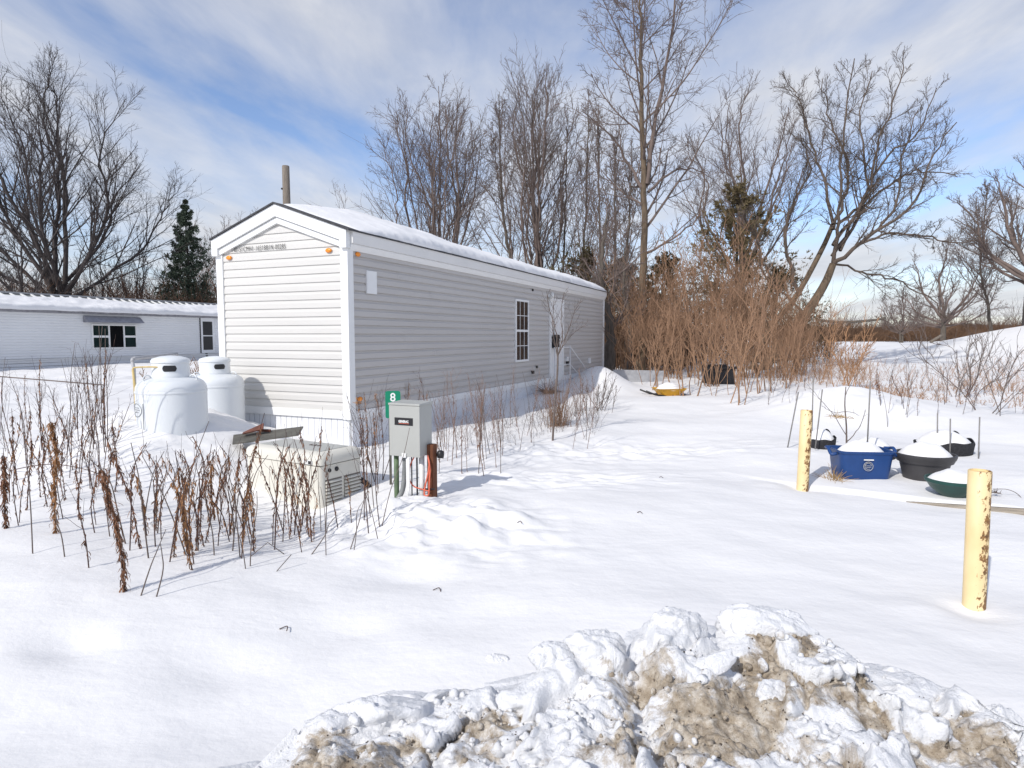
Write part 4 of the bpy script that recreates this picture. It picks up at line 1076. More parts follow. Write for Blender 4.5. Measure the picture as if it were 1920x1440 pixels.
# low grey boards at the back yard and fallen logs
for k, (pa, pb, Yv, lb) in enumerate((((1150,700), (1245,704), 19.5, 'low grey board edging a snowed-in bed behind the mobile home'),)):
    A, B = onG(pa[0], Yv), onG(pb[0], Yv + .4); beam('edging_board', lb, 'plank', A + Vector((0,0,.18)), B + Vector((0,0,.18)), .05, .5, M_gpipe)
def log(label, pts, r, mat=M_wood):
    o0 = Vector(pts[0]); o = MB().tube([Vector(p)-o0 for p in curve(pts, 6)], [r*(1-.3*i/(6*(len(pts)-1))) for i in range(6*(len(pts)-1)+1)], 9).build('fallen_log', mat, None, smooth=True); o.location = o0
    return tag(o, label, 'log', 'fallen logs on the snow')
log('fallen pale trunk lying in the far brush', [P(1530, 600, 60), P(1580, 604, 60), P(1640, 600, 60), P(1660, 596, 60)], .14, M_bark)
q1, q2 = G(1815, 648), G(1866, 625)
log('log lying on the crest of the right snow slope', [q1, (q1+q2)/2 + Vector((0,0,.2)), q2 + Vector((0,0,.1))], .13)
log('short dark log on the snow left of the right slope', [onG(1745, 40, .05), onG(1765, 39.5, .35)], .1)

# ================================================================== TREES
def at(px, Y): return onG(px, Y)
def ht(px, py, Y): return P(px, py, Y).z
# big dark maple at left
b = at(115, 44); fan_tree('maple_tree', 'largest bare dark tree at far left, behind the low white mobile home', b, ht(115, 15, 44)-b.z, 4.6, 7, 47, .31, 101, M_barkD, M_twigD, 2, 19, 8, 6, twr=.0105, w=1.0, up=.04)
b = at(45, 41); fan_tree('young_tree', 'small dark bare tree with single trunk at the left frame edge', b, ht(45, 380, 41)-b.z, 3.6, 9, 58, .17, 102, M_barkD, M_twigD, 1, 8, 7, 5, twr=.011)
b = at(-120, 50); fan_tree('maple_tree', 'bare dark tree reaching in from beyond the left frame edge', b, 16, 4, 12, 60, .3, 103, M_barkD, M_twigD, 1, 8, 7, 5, twr=.012)
b = at(352, 50); conifer('spruce_tree', 'dark green pointed spruce left of the grey mobile home', b, ht(352, 376, 50)-b.z, 3.0, 7, M_spruce, 'spruce', .04, 26, .8)
b = at(262, 52); fan_tree('young_tree', 'slender bare tree just left of the spruce', b, ht(262, 395, 52)-b.z, 3, 8, 42, .10, 104, M_barkD, M_twigD, 1, 8, 6, 5, twr=.012)
b = at(195, 50); fan_tree('young_tree', 'thin bare tree between the big dark tree and the spruce', b, ht(195, 430, 50)-b.z, 2.5, 8, 50, .10, 134, M_barkD, M_twigD, 1, 8, 6, 5, twr=.012)
for k, (px, py, Yv, lb) in enumerate(((425, 375, 70, 'hazy bare tree behind the left eave of the grey home'), (478, 345, 75, 'hazy bare tree behind the wooden pole, left side'), (640, 330, 72, 'small lone bare tree on the skyline behind the home roof'), (395, 400, 66, 'hazy bare tree right behind the spruce'), (720, 385, 66, 'low bare tree at the left foot of the tall maple group'))):
    b = at(px, Yv); fan_tree('distant_tree', lb, b, ht(px, py, Yv)-b.z, 3, 8, 44, .13, 110+k, M_bark, M_twig, 1, 7, 6, 5, twr=.013)
# maple group behind the roof
b = at(828, 36); fan_tree('maple_tree', 'broad fan-shaped bare maple rising behind the middle of the home roof', b, ht(835, 98, 36)-b.z, 4.2, 5, 27, .16, 120, M_bark, M_twig, 3, 14, 7, 5, twr=.0100, w=.72, up=.03)
b = at(1012, 33); fan_tree('maple_tree', 'tall narrow bare tree with upright branches, right of the fan-shaped maple', b, ht(1005, 82, 33)-b.z, 3.0, 5, 14, .17, 121, M_bark, M_twig, 2, 14, 7, 4, twr=.0100, w=.9, up=.03)
b = at(975, 34); leader_tree('maple_tree', 'bare tree leaning left beside the tall narrow tree', b, [(0,0,-.3), (-.3,0,4), (-.9,0,8), (-1.2,0,ht(930, 150, 34)-b.z)], .17, 122, 22, 26, .34, .18, M_bark, M_twig, 7, 6, 4, .0105, .05)
for k, (px, tx, py, Yv, r, lb) in enumerate(((1085, 1100, 165, 31, .12, 'slender reddish bare tree left of the tallest tree'), (1128, 1118, 205, 30, .11, 'slender bare tree midway between the reddish one and the tallest tree'), (1152, 1150, 250, 29, .10, 'thin bare tree close to the left side of the tallest trunk'), (1050, 1062, 190, 34, .12, 'slender bare tree just right of the tall narrow tree'), (1172, 1180, 330, 27, .09, 'short thin bare tree at the foot of the tallest tree'))):
    b = at(px, Yv); dx = (tx-px)/1204*Yv
    leader_tree('slender_tree', lb, b, [(0,0,-.3), (dx*.2,0,3), (dx*.7,0,7), (dx,0,ht(tx, py, Yv)-b.z)], r*.9, 130+k, 22, 20, .32, .18, M_bark, M_twig, 7, 5, 3, .0095, .07)
# tallest tree
def ext6(rng):
    o = [poly([P(1203,352,26)-b6, P(1175,300,26)-b6, P(1140,245,25.5)-b6, P(1092,212,25)-b6], .075, .015, 12, .8, .04, rng),
         poly([P(1205,478,26)-b6, P(1245,455,26)-b6, P(1290,425,26)-b6, P(1318,400,26)-b6], .07, .012, 12, .8, .03, rng),
         poly([P(1212,345,26)-b6, P(1222,260,26)-b6, P(1245,150,26)-b6, P(1262,30,26)-b6, P(1270,-60,26)-b6], .11, .02, 18, .9, .04, rng),
         poly([P(1215,360,26)-b6, P(1260,320,26.3)-b6, P(1300,318,26.5)-b6, P(1335,335,26.5)-b6], .06, .012, 12, .8, .05, rng)]
    return o and [(np.concatenate([cat([q])[0] for q in [resample(x, 12) for x in o]]), np.concatenate([resample(x, 12)[1] for x in o]))]
def resample(pr_, K):
    Pn, Rn = pr_; s = np.linspace(0, Pn.shape[1]-1, K); i = np.minimum(s.astype(int), Pn.shape[1]-2); w = s-i
    return Pn[:, i]*(1-w)[None, :, None] + Pn[:, i+1]*w[None, :, None], Rn[:, i]*(1-w) + Rn[:, i+1]*w
b6 = at(1204, 26)
leader_tree('tall_tree', 'tallest bare tree with straight brown trunk running out of the top of the frame', b6, [Vector((0,0,-.3)), P(1206,560,26)-b6, P(1208,400,26)-b6, P(1204,200,26)-b6, P(1200,60,26)-b6, P(1204,-60,26)-b6], .21, 140, 26, 48, .30, .36, M_barkB, M_twig, 9, 6, 4, .0095, .06, extra=ext6)
# tree behind the pine
b = at(1390, 42); fan_tree('maple_tree', 'bare tree with upright fan of branches behind the pine', b, ht(1400, 98, 42)-b.z, 6.0, 13, 38, .22, 150, M_bark, M_twig, 1, 9, 8, 6, twr=.011, w=.85, up=.05)
b = at(1372, 36); conifer('pine_tree', 'ragged olive green pine behind the brown thicket', b, ht(1380, 322, 36)-(b.z + 1.2), 3.5, 21, M_pine, 'pine', .10, 16, .8)
# leaning tree with spreading limbs
b7 = onG(1425, 27); rng = np.random.default_rng(160)
def p7(px, py, Y=27.5): return P(px, py, Y) - b7
tr7 = [poly([Vector((0,0,-.2)), p7(1465,645), p7(1510,590), p7(1545,535), p7(1562,495)], .24, .14, 16),
       poly([Vector((-.3,.2,-.2)), p7(1440,620,27.8), p7(1490,560,27.8), p7(1540,470,28), p7(1562,420,28)], .14, .09, 16)]
lim7 = [([ (1562,495), (1600,465), (1650,430), (1720,370), (1745,300), (1790,235)], .10), ([(1562,495), (1568,440), (1575,380), (1578,300), (1590,200), (1600,110)], .09),
        ([(1562,460), (1600,410), (1635,330), (1650,260), (1680,180), (1695,105)], .085), ([(1575,470), (1620,380), (1625,300), (1610,210), (1640,130)], .075),
        ([(1562,420), (1540,330), (1520,260), (1500,190), (1480,160)], .07), ([(1500,552), (1470,450), (1490,380), (1520,320), (1500,250)], .08),
        ([(1600,465), (1660,440), (1720,440), (1780,455), (1830,450)], .06), ([(1562,495), (1620,510), (1680,525), (1740,560), (1770,590)], .05),
        ([(1570,420), (1640,370), (1700,330), (1740,320), (1800,330)], .07), ([(1562,430), (1590,330), (1560,240), (1540,150)], .08), ([(1510,590), (1440,520), (1420,450), (1390,400)], .06),
        ([(1620,450), (1680,385), (1690,300), (1720,210)], .07), ([(1560,480), (1610,400), (1660,300), (1720,250), (1760,160)], .08)]
l1 = cat([poly([p7(x, y, 27.5 + (k % 5 - 2)*.35*i) for i, (x, y) in enumerate(pts)], r, .018, 18, .8, .05, rng) for k, (pts, r) in enumerate(lim7)])
l2 = grow(l1, 17, .15, .96, 36, 11, .23, 9, .04, .10, .50, .012, rng, .55, .2)
l3 = grow(l2, 9, .12, 1, 36, 10, .42, 8, .04, .08, .6, .0085, rng, .5)
l4 = grow(l3, 6, .15, 1, 36, 12, .48, 5, .03, .09, .7, .0064, rng, .4)
tree_obj('leaning_tree', 'big leaning brown tree with wide crooked limbs on the right', b7, tr7, [l1, l2, l3, l4], M_barkB, M_twigB, csides=(7, 4, 3, 3))
b = at(1768, 62); fan_tree('small_tree', 'small rounded bare tree standing in the far field', b, ht(1768, 425, 62)-b.z, 2.6, 12, 72, .26, 170, M_bark, M_twig, 1, 8, 7, 6, twr=.014, up=.03)
b = at(1862, 40); leader_tree('slender_tree', 'slim bare tree leaning left near the right frame edge', b, [(0,0,-.3), (-.5,0,2.2), (-1.0,0,4.5), (-.9,0,ht(1835, 330, 40)-b.z)], .12, 171, 22, 38, .36, .25, M_bark, M_twig, 8, 7, 4, .011, .05)
b = at(1925, 36); fan_tree('maple_tree', 'dark crooked bare tree cut by the right frame edge', b, ht(1920, 235, 36)-b.z, 3.2, 13, 55, .26, 172, M_barkD, M_twig, 1, 9, 8, 6, twr=.011)
b = at(1690, 75); fan_tree('small_tree', 'low bare tree in the far brush left of the rounded tree', b, ht(1690, 520, 75)-b.z, 1.4, 9, 65, .12, 173, M_bark, M_twig, 2, 7, 6, 5, twr=.014)
# junipers behind the end of the home
for k, (px, py, Yv, R, lb) in enumerate(((1100, 492, 31, 2.6, 'dark olive juniper rising behind the far end of the home roof'), (1165, 500, 30, 2.0, 'second dark juniper between the home and the tallest trunk'), (1238, 490, 31, 1.9, 'rounded dark juniper just right of the tallest trunk'), (1450, 520, 33, 2.4, 'dark juniper in the thicket under the leaning tree'))):
    b = at(px, Yv); conifer('juniper_tree', lb, b, ht(px, py, Yv)-b.z, R, 40+k, M_junip, 'pine', .05, 18, 1.7)

# two trunks at the back corner of the home
for k, (px, Yv, r, top, lb) in enumerate(((1140, 21.5, .26, 380, 'thick split grey trunk just beyond the back corner of the home'), (1180, 23.5, .12, 430, 'brown trunk right of the split trunk'))):
    b = at(px, Yv); leader_tree('bare_tree', lb, b, [(0,0,-.3), (.05,0,1.6), (-.25,0,3.4), (-.1, 0, ht(px, top, Yv)-b.z)], r, 180+k, 12, 34, .30, .3, M_bark, M_twig, 6, 5, 3, .009, .06)

# ------------------------------------------------------------------ shrubs of the thicket (individual things, copies of six kinds)
def shrub_proto(name, label, seed, H, nst, spread, mat, nb=10, r=.020, wob=.10, group=None, n3=5, trop=.10, twr=.006, part=('stems', 'twigs'), stemmat=None):
    rng = np.random.default_rng(seed); st = []
    for k in range(nst):
        az = rng.random()*6.283; th = rad(spread)*math.sqrt(rng.random()); L = H*(.6 + .45*rng.random())
        p0 = np.array([rng.normal(0, .16), rng.normal(0, .16), -.25]); d = np.array([math.sin(th)*math.cos(az), math.sin(th)*math.sin(az), math.cos(th)])
        st.append(poly([p0, p0 + d*L*.4 + rng.normal(0, wob*.6, 3), p0 + d*L*.75 + rng.normal(0, wob, 3) + np.array([0,0,.04*L]), p0 + d*L + np.array([0, 0, .1*L])], r*(.6 + .7*rng.random()), .005, 12))
    l1 = cat(st); l2 = grow(l1, nb, .36, .97, 32, 10, .34, 7, trop, .10, .55, twr*1.3, rng, .55); l3 = grow(l2, n3, .15, 1, 38, 12, .42, 4, trop*.7, .14, .6, twr, rng, .5)
    t = thing(name, label, 'shrub', (0,0,0), 0, group)
    V, F = tubes([l1], [6]); np_mesh(part[0], V, F, stemmat or mat, t); V, F = tubes([l2, l3], [4, 3]); np_mesh(part[1], V, F, mat, t)
    return t
LBT = 'tan bare shrub in the dense thicket beyond the wheelbarrow'; GT = 'tan shrubs of the thicket'
protos = [shrub_proto('thicket_shrub', LBT, 200+k, 3.4 + .4*(k % 3), 7 + k % 4, 17, M_thick, 8, .017, .16, GT, 3) for k in range(6)]
rg = random.Random(5); first = set()
spots = []
for k in range(36):
    Yv = rg.uniform(17.5, 27); px = rg.uniform(1165, 1520) if k % 4 else rg.uniform(1250, 1460)
    if px > 1430 and Yv < 20: Yv += 4
    if Yv < 20 and px < 1300: Yv += 4
    spots.append((px, Yv))
for k, (px, Yv) in enumerate(spots):
    i = k % 6; q = at(px, Yv); s = rg.uniform(.75, 1.15)*(1.0 if px < 1430 else .85); rz = rg.random()*6.28
    if i not in first: first.add(i); o = protos[i]; o.location = q; o.rotation_euler = (0, 0, rz); o.scale = (s, s, s)
    else: dup(protos[i], q, rz, s)
# thinner saplings standing in front of the thicket on open snow
LBS = 'thin bare sapling on open snow in front of the thicket'; GS = 'thin saplings before the thicket'
sap = [shrub_proto('sapling', LBS, 230+k, 2.1, 3 + k % 3, 20, M_thick, 7, .016, .10, GS, 4) for k in range(4)]
first = set()
for k, (px, py) in enumerate(((1220,722), (1240,735), (1290,740), (1310,722), (1352,742), (1395,755), (1405,735), (1440,735), (1460,722), (1480,728), (1500,715), (1180,715), (1270,700), (1330,705), (1380,712), (1425,705), (1520,700), (1545,712))):
    q = G(px, py); i = k % 4; s = rg.uniform(.7, 1.2); rz = rg.random()*6.28
    if i not in first: first.add(i); o = sap[i]; o.location = q; o.rotation_euler = (0, 0, rz); o.scale = (s, s, s)
    else: dup(sap[i], q, rz, s)
# single shrubs with their own look
def one_shrub(name, label, q, *a, rot=0, **kw):
    t = shrub_proto(name, label, *a, **kw); t.location = q; t.rotation_euler = (0, 0, rot); return t
# twiggy young tree in front of the door
b = G(1035, 826); rng = np.random.default_rng(240)
def pd(px, py, Y=None): return P(px, py, Y or b.y) - b
tk = poly([Vector((0,0,-.2)), pd(1040,760), pd(1045,700), pd(1046,668)], .016, .012, 10)
st = [poly([pd(1046,668), pd(1042,620), pd(1030,580), pd(1024,545)], .010, .003, 12, 1, .004, rng), poly([pd(1046,668), pd(1055,630), pd(1052,590), pd(1058,548)], .009, .003, 12, 1, .004, rng), poly([pd(1047,665), pd(1065,620), pd(1075,590), pd(1090,560)], .008, .003, 12, 1, .004, rng), poly([pd(1046,672), pd(1038,630), pd(1037,590), pd(1040,552)], .008, .003, 12, 1, .004, rng), poly([pd(1048,660), pd(1075,625), pd(1100,608)], .006, .002, 12, 1, .004, rng)]
l1 = cat(st); l2 = grow(l1, 9, .1, .97, 32, 9, .30, 6, .08, .10, .55, .0028, rng, .5); l3 = grow(l2, 4, .2, 1, 36, 12, .45, 4, .05, .14, .6, .002, rng, .4)
tree_obj('young_tree', 'twiggy young tree standing in the snow in front of the white door', b, [tk], [l1, l2, l3], M_weedgrey, M_weedgrey, csides=(6, 4, 3))
one_shrub('red_shrub', 'reddish twiggy shrub beyond the snow mound in the garden', G(1586, 728), 241, 1.75, 9, 30, M_redtw, 9, r=.014, wob=.06, n3=5)
one_shrub('red_shrub', 'small reddish shrub at the far end of the snowed-in steps', G(1118, 770), 242, .9, 14, 34, M_weedgrey, 6, r=.007, wob=.03, n3=3, twr=.003)
one_shrub('red_shrub', 'bare shrub with long crossing stems at the right frame edge', G(1880, 775), 243, 2.0, 7, 42, M_weedgrey, 6, r=.008, wob=.12, n3=3, twr=.004)
one_shrub('red_shrub', 'bare shrub with open stems right of the russet weeds', G(1800, 745), 244, 2.0, 9, 35, M_weedgrey, 6, r=.009, wob=.12, n3=3, twr=.004)
one_shrub('brown_shrub', 'round brown shrub between the far propane tank and the low white home', onG(358, 15.0), 245, 1.05, 26, 38, M_thick, 6, r=.010, wob=.05, n3=4, twr=.006)
# garden sapling behind the tub
b = P(1588, 838, 7.7); rng = np.random.default_rng(250)
def pg(px, py): return P(px, py, 7.7) - b
tk = poly([Vector((0,0,-.15)), pg(1587,800), pg(1584,760), pg(1586,725)], .011, .005, 10)
st = [poly([pg(1586,815), pg(1565,780), pg(1535,745), pg(1512,720)], .005, .002, 10, 1, .004, rng), poly([pg(1588,828), pg(1606,810), pg(1616,790), pg(1623,766)], .006, .002, 10, 1, .004, rng), poly([pg(1584,772), pg(1560,772), pg(1540,760)], .004, .002, 10, 1, .004, rng), poly([pg(1585,772), pg(1600,773), pg(1611,780)], .004, .002, 10, 1, .003, rng), poly([pg(1586,740), pg(1600,712), pg(1615,690)], .004, .002, 10, 1, .004, rng)]
l1 = cat(st); l2 = grow(l1, 4, .3, .97, 34, 9, .25, 5, .05, .10, .55, .0018, rng, .5)
tr = tree_obj('young_tree', 'spindly sapling with a dead leaf cluster behind the blue tub', b, [tk], [l1, l2], M_weedgrey, M_weedgrey, csides=(6, 3))
def tuft(name, label, q, n, L, sp, mat, seed, wd=.006, droop=.35, cat_='dead plant', root=.05):
    rng = np.random.default_rng(seed); az = rng.random(n)*6.283; th = np.radians(sp)*np.sqrt(rng.random(n))
    D = np.stack([np.sin(th)*np.cos(az), np.sin(th)*np.sin(az), np.cos(th)], 1); ln = L*(.5 + .6*rng.random(n))
    K = 5; Pn = np.empty((n, K, 3)); Pn[:, 0] = np.stack([rng.normal(0, root, n), rng.normal(0, root, n), np.full(n, -.04)], 1)
    for k in range(1, K):
        D = unit(D + np.array([0, 0, -droop/K]) + rng.normal(0, .10, (n, 3))); Pn[:, k] = Pn[:, k-1] + D*(ln/(K-1))[:, None]
    R = np.linspace(1, .3, K)[None]*wd*np.ones((n, 1)); V, F = tubes([(Pn, R)], [3])
    o = np_mesh(name, V, F, mat); o.location = q; return tag(o, label, cat_)
tuft('dead_grass_tuft', 'straw coloured dead grass tuft at the left of the blue tub', G(1566, 898, .0), 70, .21, 62, M_straw, 1, .004, .5)
tuft('dead_leaf_cluster', 'tan dead leaf cluster caught on the spindly garden sapling', P(1572, 776, 7.68), 40, .10, 85, M_straw, 2, .004, .5, root=.06)
tuft('ornamental_grass', 'brown dead ornamental grass clump beside the young tree at the door', onG(1046, 10.4), 120, .85, 18, M_thick, 3, .004, .25, root=.10)
tuft('dead_plant', 'brown dead potted plant against the skirting left of the door', hw(6.75, -.45, tz(*hw(6.75, -.45)[:2])+.05), 110, .42, 75, M_weedgrey, 4, .006, .6)
tuft('dead_flower', 'rust coloured dead flower head standing near the corner of the home', P(671, 750, 7.6), 60, .05, 90, M_redtw, 5, .004, .1, root=.015)

# ------------------------------------------------------------------ undergrowth masses (nobody could count these)
def brush(name, label, regions, mat, seed, K=5, sides=3, twr=.012, nb=4, spread=25):
    rng = np.random.default_rng(seed); allP = []; 
    for (pxa, pxb, Ya, Yb, ha, hb_, n) in regions:
        px = rng.uniform(pxa, pxb, n); Yv = rng.uniform(Ya, Yb, n); x = (px-960)/1204*Yv; z = terrain(x, Yv, False)
        L = rng.uniform(ha, hb_, n)*(.72 + .4*fbm(x*.35, Yv*.2, 2, seed)); az = rng.random(n)*6.283; th = np.radians(spread)*np.sqrt(rng.random(n))
        D = np.stack([np.sin(th)*np.cos(az), np.sin(th)*np.sin(az), np.cos(th)], 1)
        Pn = np.empty((n, K, 3)); Pn[:, 0] = np.stack([x, Yv, z-.1], 1)
        for k in range(1, K):
            D = unit(D + rng.normal(0, .16, (n, 3))); Pn[:, k] = Pn[:, k-1] + D*(np.abs(L)/(K-1))[:, None]
        allP.append(Pn)
    Pn = np.concatenate(allP); R = np.linspace(1.2, .6, K)[None]*twr*np.ones((len(Pn), 1)); l1 = (Pn, R)
    l2 = grow(l1, nb, .2, 1, 38, 12, .45, 4, .03, .16, .7, twr*.7, rng, .5)
    V, F = tubes([l1, l2], [sides, 3]); o = np_mesh(name, V, F, mat); tag(o, label, 'undergrowth', kind='stuff'); return o
brush('undergrowth', 'dense brown undergrowth along the wood behind the low white home', [(-160, 430, 42, 58, 3, 6, 2600), (-160, 430, 58, 70, 5, 9, 1200), (380, 760, 55, 75, 4, 7, 900)], M_brush, 300, twr=.022, nb=6)
brush('undergrowth', 'brown undergrowth filling the thicket below the tall trees', [(1085, 1300, 26, 34, 1.8, 4.2, 700), (1290, 1560, 30, 40, 1.6, 3.4, 420)], M_brushR, 301, twr=.014, nb=6)
brush('undergrowth', 'russet brush belt along the far edge of the snow field', [(1480, 2050, 84, 100, 1.6, 3.4, 3200), (1480, 2050, 96, 112, 2.0, 3.8, 1800)], M_brushR, 302, twr=.03, nb=5, spread=40)
brush('undergrowth', 'grey scrub on the skyline of the far field', [(1500, 2000, 100, 125, 4, 7.5, 420)], M_twig, 303, twr=.022, nb=7)
brush('weed_growth', 'russet dead weeds growing over the snow field at right', [(1620, 1960, 12.5, 17, .2, .6, 420), (1540, 1960, 16, 30, .25, .7, 420), (1440, 1640, 17, 30, .4, 1.0, 300)], M_redtw, 304, twr=.0045, nb=5)
brush('weed_growth', 'fine pale dead weeds at the foot of the long grey wall', [(840, 1010, 8.6, 11.5, .25, .55, 120), (1000, 1130, 9.5, 13, .2, .5, 160)], M_weedgrey, 305, twr=.002, nb=4)

# ------------------------------------------------------------------ dead weed stalks in the foreground (individual things)
def weed_proto(seed, H, kind, lean=.12, label='', group=''):
    rng = np.random.default_rng(seed); t = thing('dead_weed', label, 'weed', (0,0,0), 0, group)
    d = np.array([rng.normal(0, lean), rng.normal(0, lean), 1]); 
    stem = poly([(0,0,-.15), tuple(d*H*.35 + rng.normal(0, .012, 3)), tuple(d*H*.7 + rng.normal(0, .02, 3)), tuple(d*H + rng.normal(0, .03, 3))], .0046, .0020, 16)
    lv = [stem]; sd = [5]
    if kind in ('branchy', 'leafy'):
        lv.append(grow(stem, 9 if kind == 'branchy' else 5, .3, .97, 26, 8, .24, 5, .12, .10, .5, .0016, rng, .5)); sd.append(3)
    if kind == 'branchy': lv.append(grow(lv[1], 3, .2, 1, 34, 10, .45, 4, .06, .14, .6, .0012, rng, .4)); sd.append(3)
    V, F = tubes(lv, sd); np_mesh('stem', V, F, M_weed if kind != 'bare' else M_weedgrey, t)
    if kind == 'bare': return t
    # curled dead leaves hanging down against the stem
    n = {'leafy': 46, 'dense': 115, 'branchy': 14, 'dock': 520}[kind]; lo, hi = {'leafy': (.2, 1.0), 'dense': (.08, .86), 'branchy': (.15, .9), 'dock': (.05, .92)}[kind]
    Pn = stem[0][0]; tt = lo + (hi-lo)*rng.random(n); f = tt*15; i = np.minimum(f.astype(int), 14); w = (f-i)[:, None]
    p = Pn[i]*(1-w) + Pn[i+1]*w; az = rng.random(n)*6.283; out = np.stack([np.cos(az), np.sin(az), np.zeros(n)], 1)
    ln = (.028 + .045*rng.random(n)) * {'leafy': .85, 'dense': .85, 'branchy': .7, 'dock': 1.15}[kind]; wd = .004 + .006*rng.random(n)
    K = 5; D = unit(out*.7 + np.array([0, 0, .1]) + rng.normal(0, .3, (n, 3))); L = np.empty((n, K, 3)); L[:, 0] = p
    for k in range(1, K):
        D = unit(D + np.array([0, 0, -.9]) + rng.normal(0, .35, (n, 3)) - out*.2*k); L[:, k] = L[:, k-1] + D*(ln/(K-1))[:, None]
    side = unit(np.cross(out, np.array([0, 0, 1.0])) + rng.normal(0, .4, (n, 3)))
    prof = np.array([.3, .9, 1, .7, .15])[None, :, None]*wd[:, None, None]*.5
    A, B = L - side[:, None]*prof, L + side[:, None]*prof; V = np.stack([A, B], 2).reshape(-1, 3)
    idx = np.arange(n*K*2).reshape(n, K, 2)
    F = np.stack([idx[:, :-1, 0], idx[:, :-1, 1], idx[:, 1:, 1], idx[:, 1:, 0]], -1).reshape(-1, 4)
    np_mesh('leaves', V, [F], M_weedtan if seed % 3 == 0 else M_weedleaf, t, smooth=False)
    return t
def weed_family(label, group, spec, places, seed):
    """spec: list of (kind, H); places: list of (px, py, kind index or None, scale)"""
    rg = random.Random(seed); pro = [weed_proto(seed*20+k, H, kd, .12, label, group) for k, (kd, H) in enumerate(spec)]; used = set()
    for (px, py, i, s) in places:
        i = rg.randrange(len(pro)) if i is None else i
        q = G(px, py); rz = rg.random()*6.28
        if i not in used:
            used.add(i); o = pro[i]; o.location = q; o.rotation_euler = (0, 0, rz); o.scale = (s, s, s)
        else: o = dup(pro[i], q, rz, s)
        o.rotation_euler = (rg.gauss(0, .06), rg.gauss(0, .06), rz)
    for i, o in enumerate(pro):
        if i not in used:
            for c in list(o.children): bpy.data.objects.remove(c)
            bpy.data.objects.remove(o)
def scatter(n, xa, xb, ya, yb, seed, sa=.8, sb=1.15, kinds=None):
    rg = random.Random(seed); return [(rg.uniform(xa, xb), rg.uniform(ya, yb), rg.choice(kinds) if kinds else None, rg.uniform(sa, sb)) for _ in range(n)]
# nearest single stalks
for k, (px, py, tx, ty, kd, lb) in enumerate(((232,1108, 205,850,'dock','nearest tall reddish leafy weed stalk standing lowest in the snow'), (166,1064, 150,910,'leafy','dark curled weed stalk left of the nearest reddish stalk'), (108,1000, 105,770,'dock','thick bushy red-brown dock stalk in the left weed patch'), (10,992, 4,850,'dock','bushy brown weed stalk at the left frame edge'), (60,1038, 40,760,'bare','tall bare weed stem leaning left in front of the left patch'), (122,1045, 110,930,'bare','short bare weed stem beside the dock stalk'), (180,998, 163,850,'leafy','dark leafy stalk behind the curled one'), (205,1005, 183,850,'bare','slim dark stem right of the dark leafy stalk'), (270,1117, 318,1005,'bare','bare stem leaning right in the front row'), (292,1120, 322,1010,'bare','second bare stem leaning right, nearest the camera'), (585,1038, 640,960,'bare','single bare stem leaning far right in front of the generator'), (655,1030, 690,900,'bare','leaning bare stem right of the generator weeds'))):
    q = G(px, py); top = P(tx, ty, q.y + (.25 if tx - px > 30 else .05)); H = (top-q).length
    t = weed_proto(400+k, H, kd, 0.02, lb, None); del_g = t.pop('group', None) if 'group' in t.keys() else None
    t.location = q; d = (top-q).normalized(); t.rotation_mode = 'QUATERNION'; t.rotation_quaternion = Vector((0,0,1)).rotation_difference(d)
weed_family('brown dead weed stalk in the crowded patch in front of the cream generator', 'dead weeds in front of the generator', [('dense', .60), ('leafy', .66), ('dense', .72), ('leafy', .55), ('bare', .62), ('leafy', .75), ('dense', .5), ('bare', .5)],
    scatter(34, 235, 470, 955, 1045, 1, .9, 1.3) + scatter(14, 430, 640, 985, 1035, 41, .9, 1.25, [1, 4, 5, 7, 1]) + scatter(18, 300, 470, 960, 1070, 2) + scatter(8, 430, 600, 985, 1030, 33, .85, 1.15, [1, 5, 2]) + scatter(9, 560, 690, 970, 1040, 31, .75, 1.0, [4, 7, 3]), 21)
weed_family('thin branching dead weed in the tangled patch at the far left', 'dead weeds in the left patch', [('branchy', .75), ('branchy', .85), ('dense', .65), ('leafy', .7), ('leafy', .8), ('dense', .75)],
    scatter(40, -20, 215, 860, 985, 3, .7, 1.05), 22)
weed_family('thin dead weed behind the left patch, before the low white home', 'dead weeds behind the left patch', [('branchy', .8), ('bare', 1.0), ('leafy', .9)],
    scatter(16, 130, 205, 800, 850, 4, .9, 1.35) + scatter(10, -10, 130, 800, 860, 5), 23)
weed_family('dead weed stalk between the generator and the grey electric box', 'dead weeds beside the electric box', [('leafy', .85), ('bare', .9), ('branchy', .8)],
    scatter(15, 675, 725, 860, 1010, 6, .8, 1.1), 24)
weed_family('thin dead weed along the shaded long wall right of the electric box', 'dead weeds along the long wall', [('branchy', .85), ('bare', .8), ('branchy', .65), ('branchy', .95)],
    scatter(34, 815, 960, 835, 895, 7, .7, 1.15) + scatter(30, 880, 1110, 790, 850, 8, .7, 1.1) + scatter(10, 1010, 1120, 780, 800, 9, .7, 1.0), 25)
weed_family('thin dead weed beside the skirting by the corner of the home', 'dead weeds by the home corner', [('branchy', .8), ('bare', .75), ('leafy', .7)],
    scatter(12, 690, 800, 800, 850, 10, .8, 1.2), 26)
weed_family('russet dead weed standing on the snow field right of the mound', 'russet weeds on the right field', [('branchy', .8), ('branchy', .6), ('leafy', .6), ('bare', .7)],
    scatter(46, 1640, 1930, 725, 785, 11, .6, 1.15) + scatter(10, 1430, 1560, 735, 760, 12, .6, .9), 27)
M_weedpale = M('pale_weed_stem', (.23,.155,.125), .9, .35, 5)
for o in C.objects:
    if o.get('group') in ('dead weeds along the long wall', 'dead weeds by the home corner'):
        for c in o.children:
            if c.data.materials[0] == M_weed: c.data.materials[0] = M_weedpale
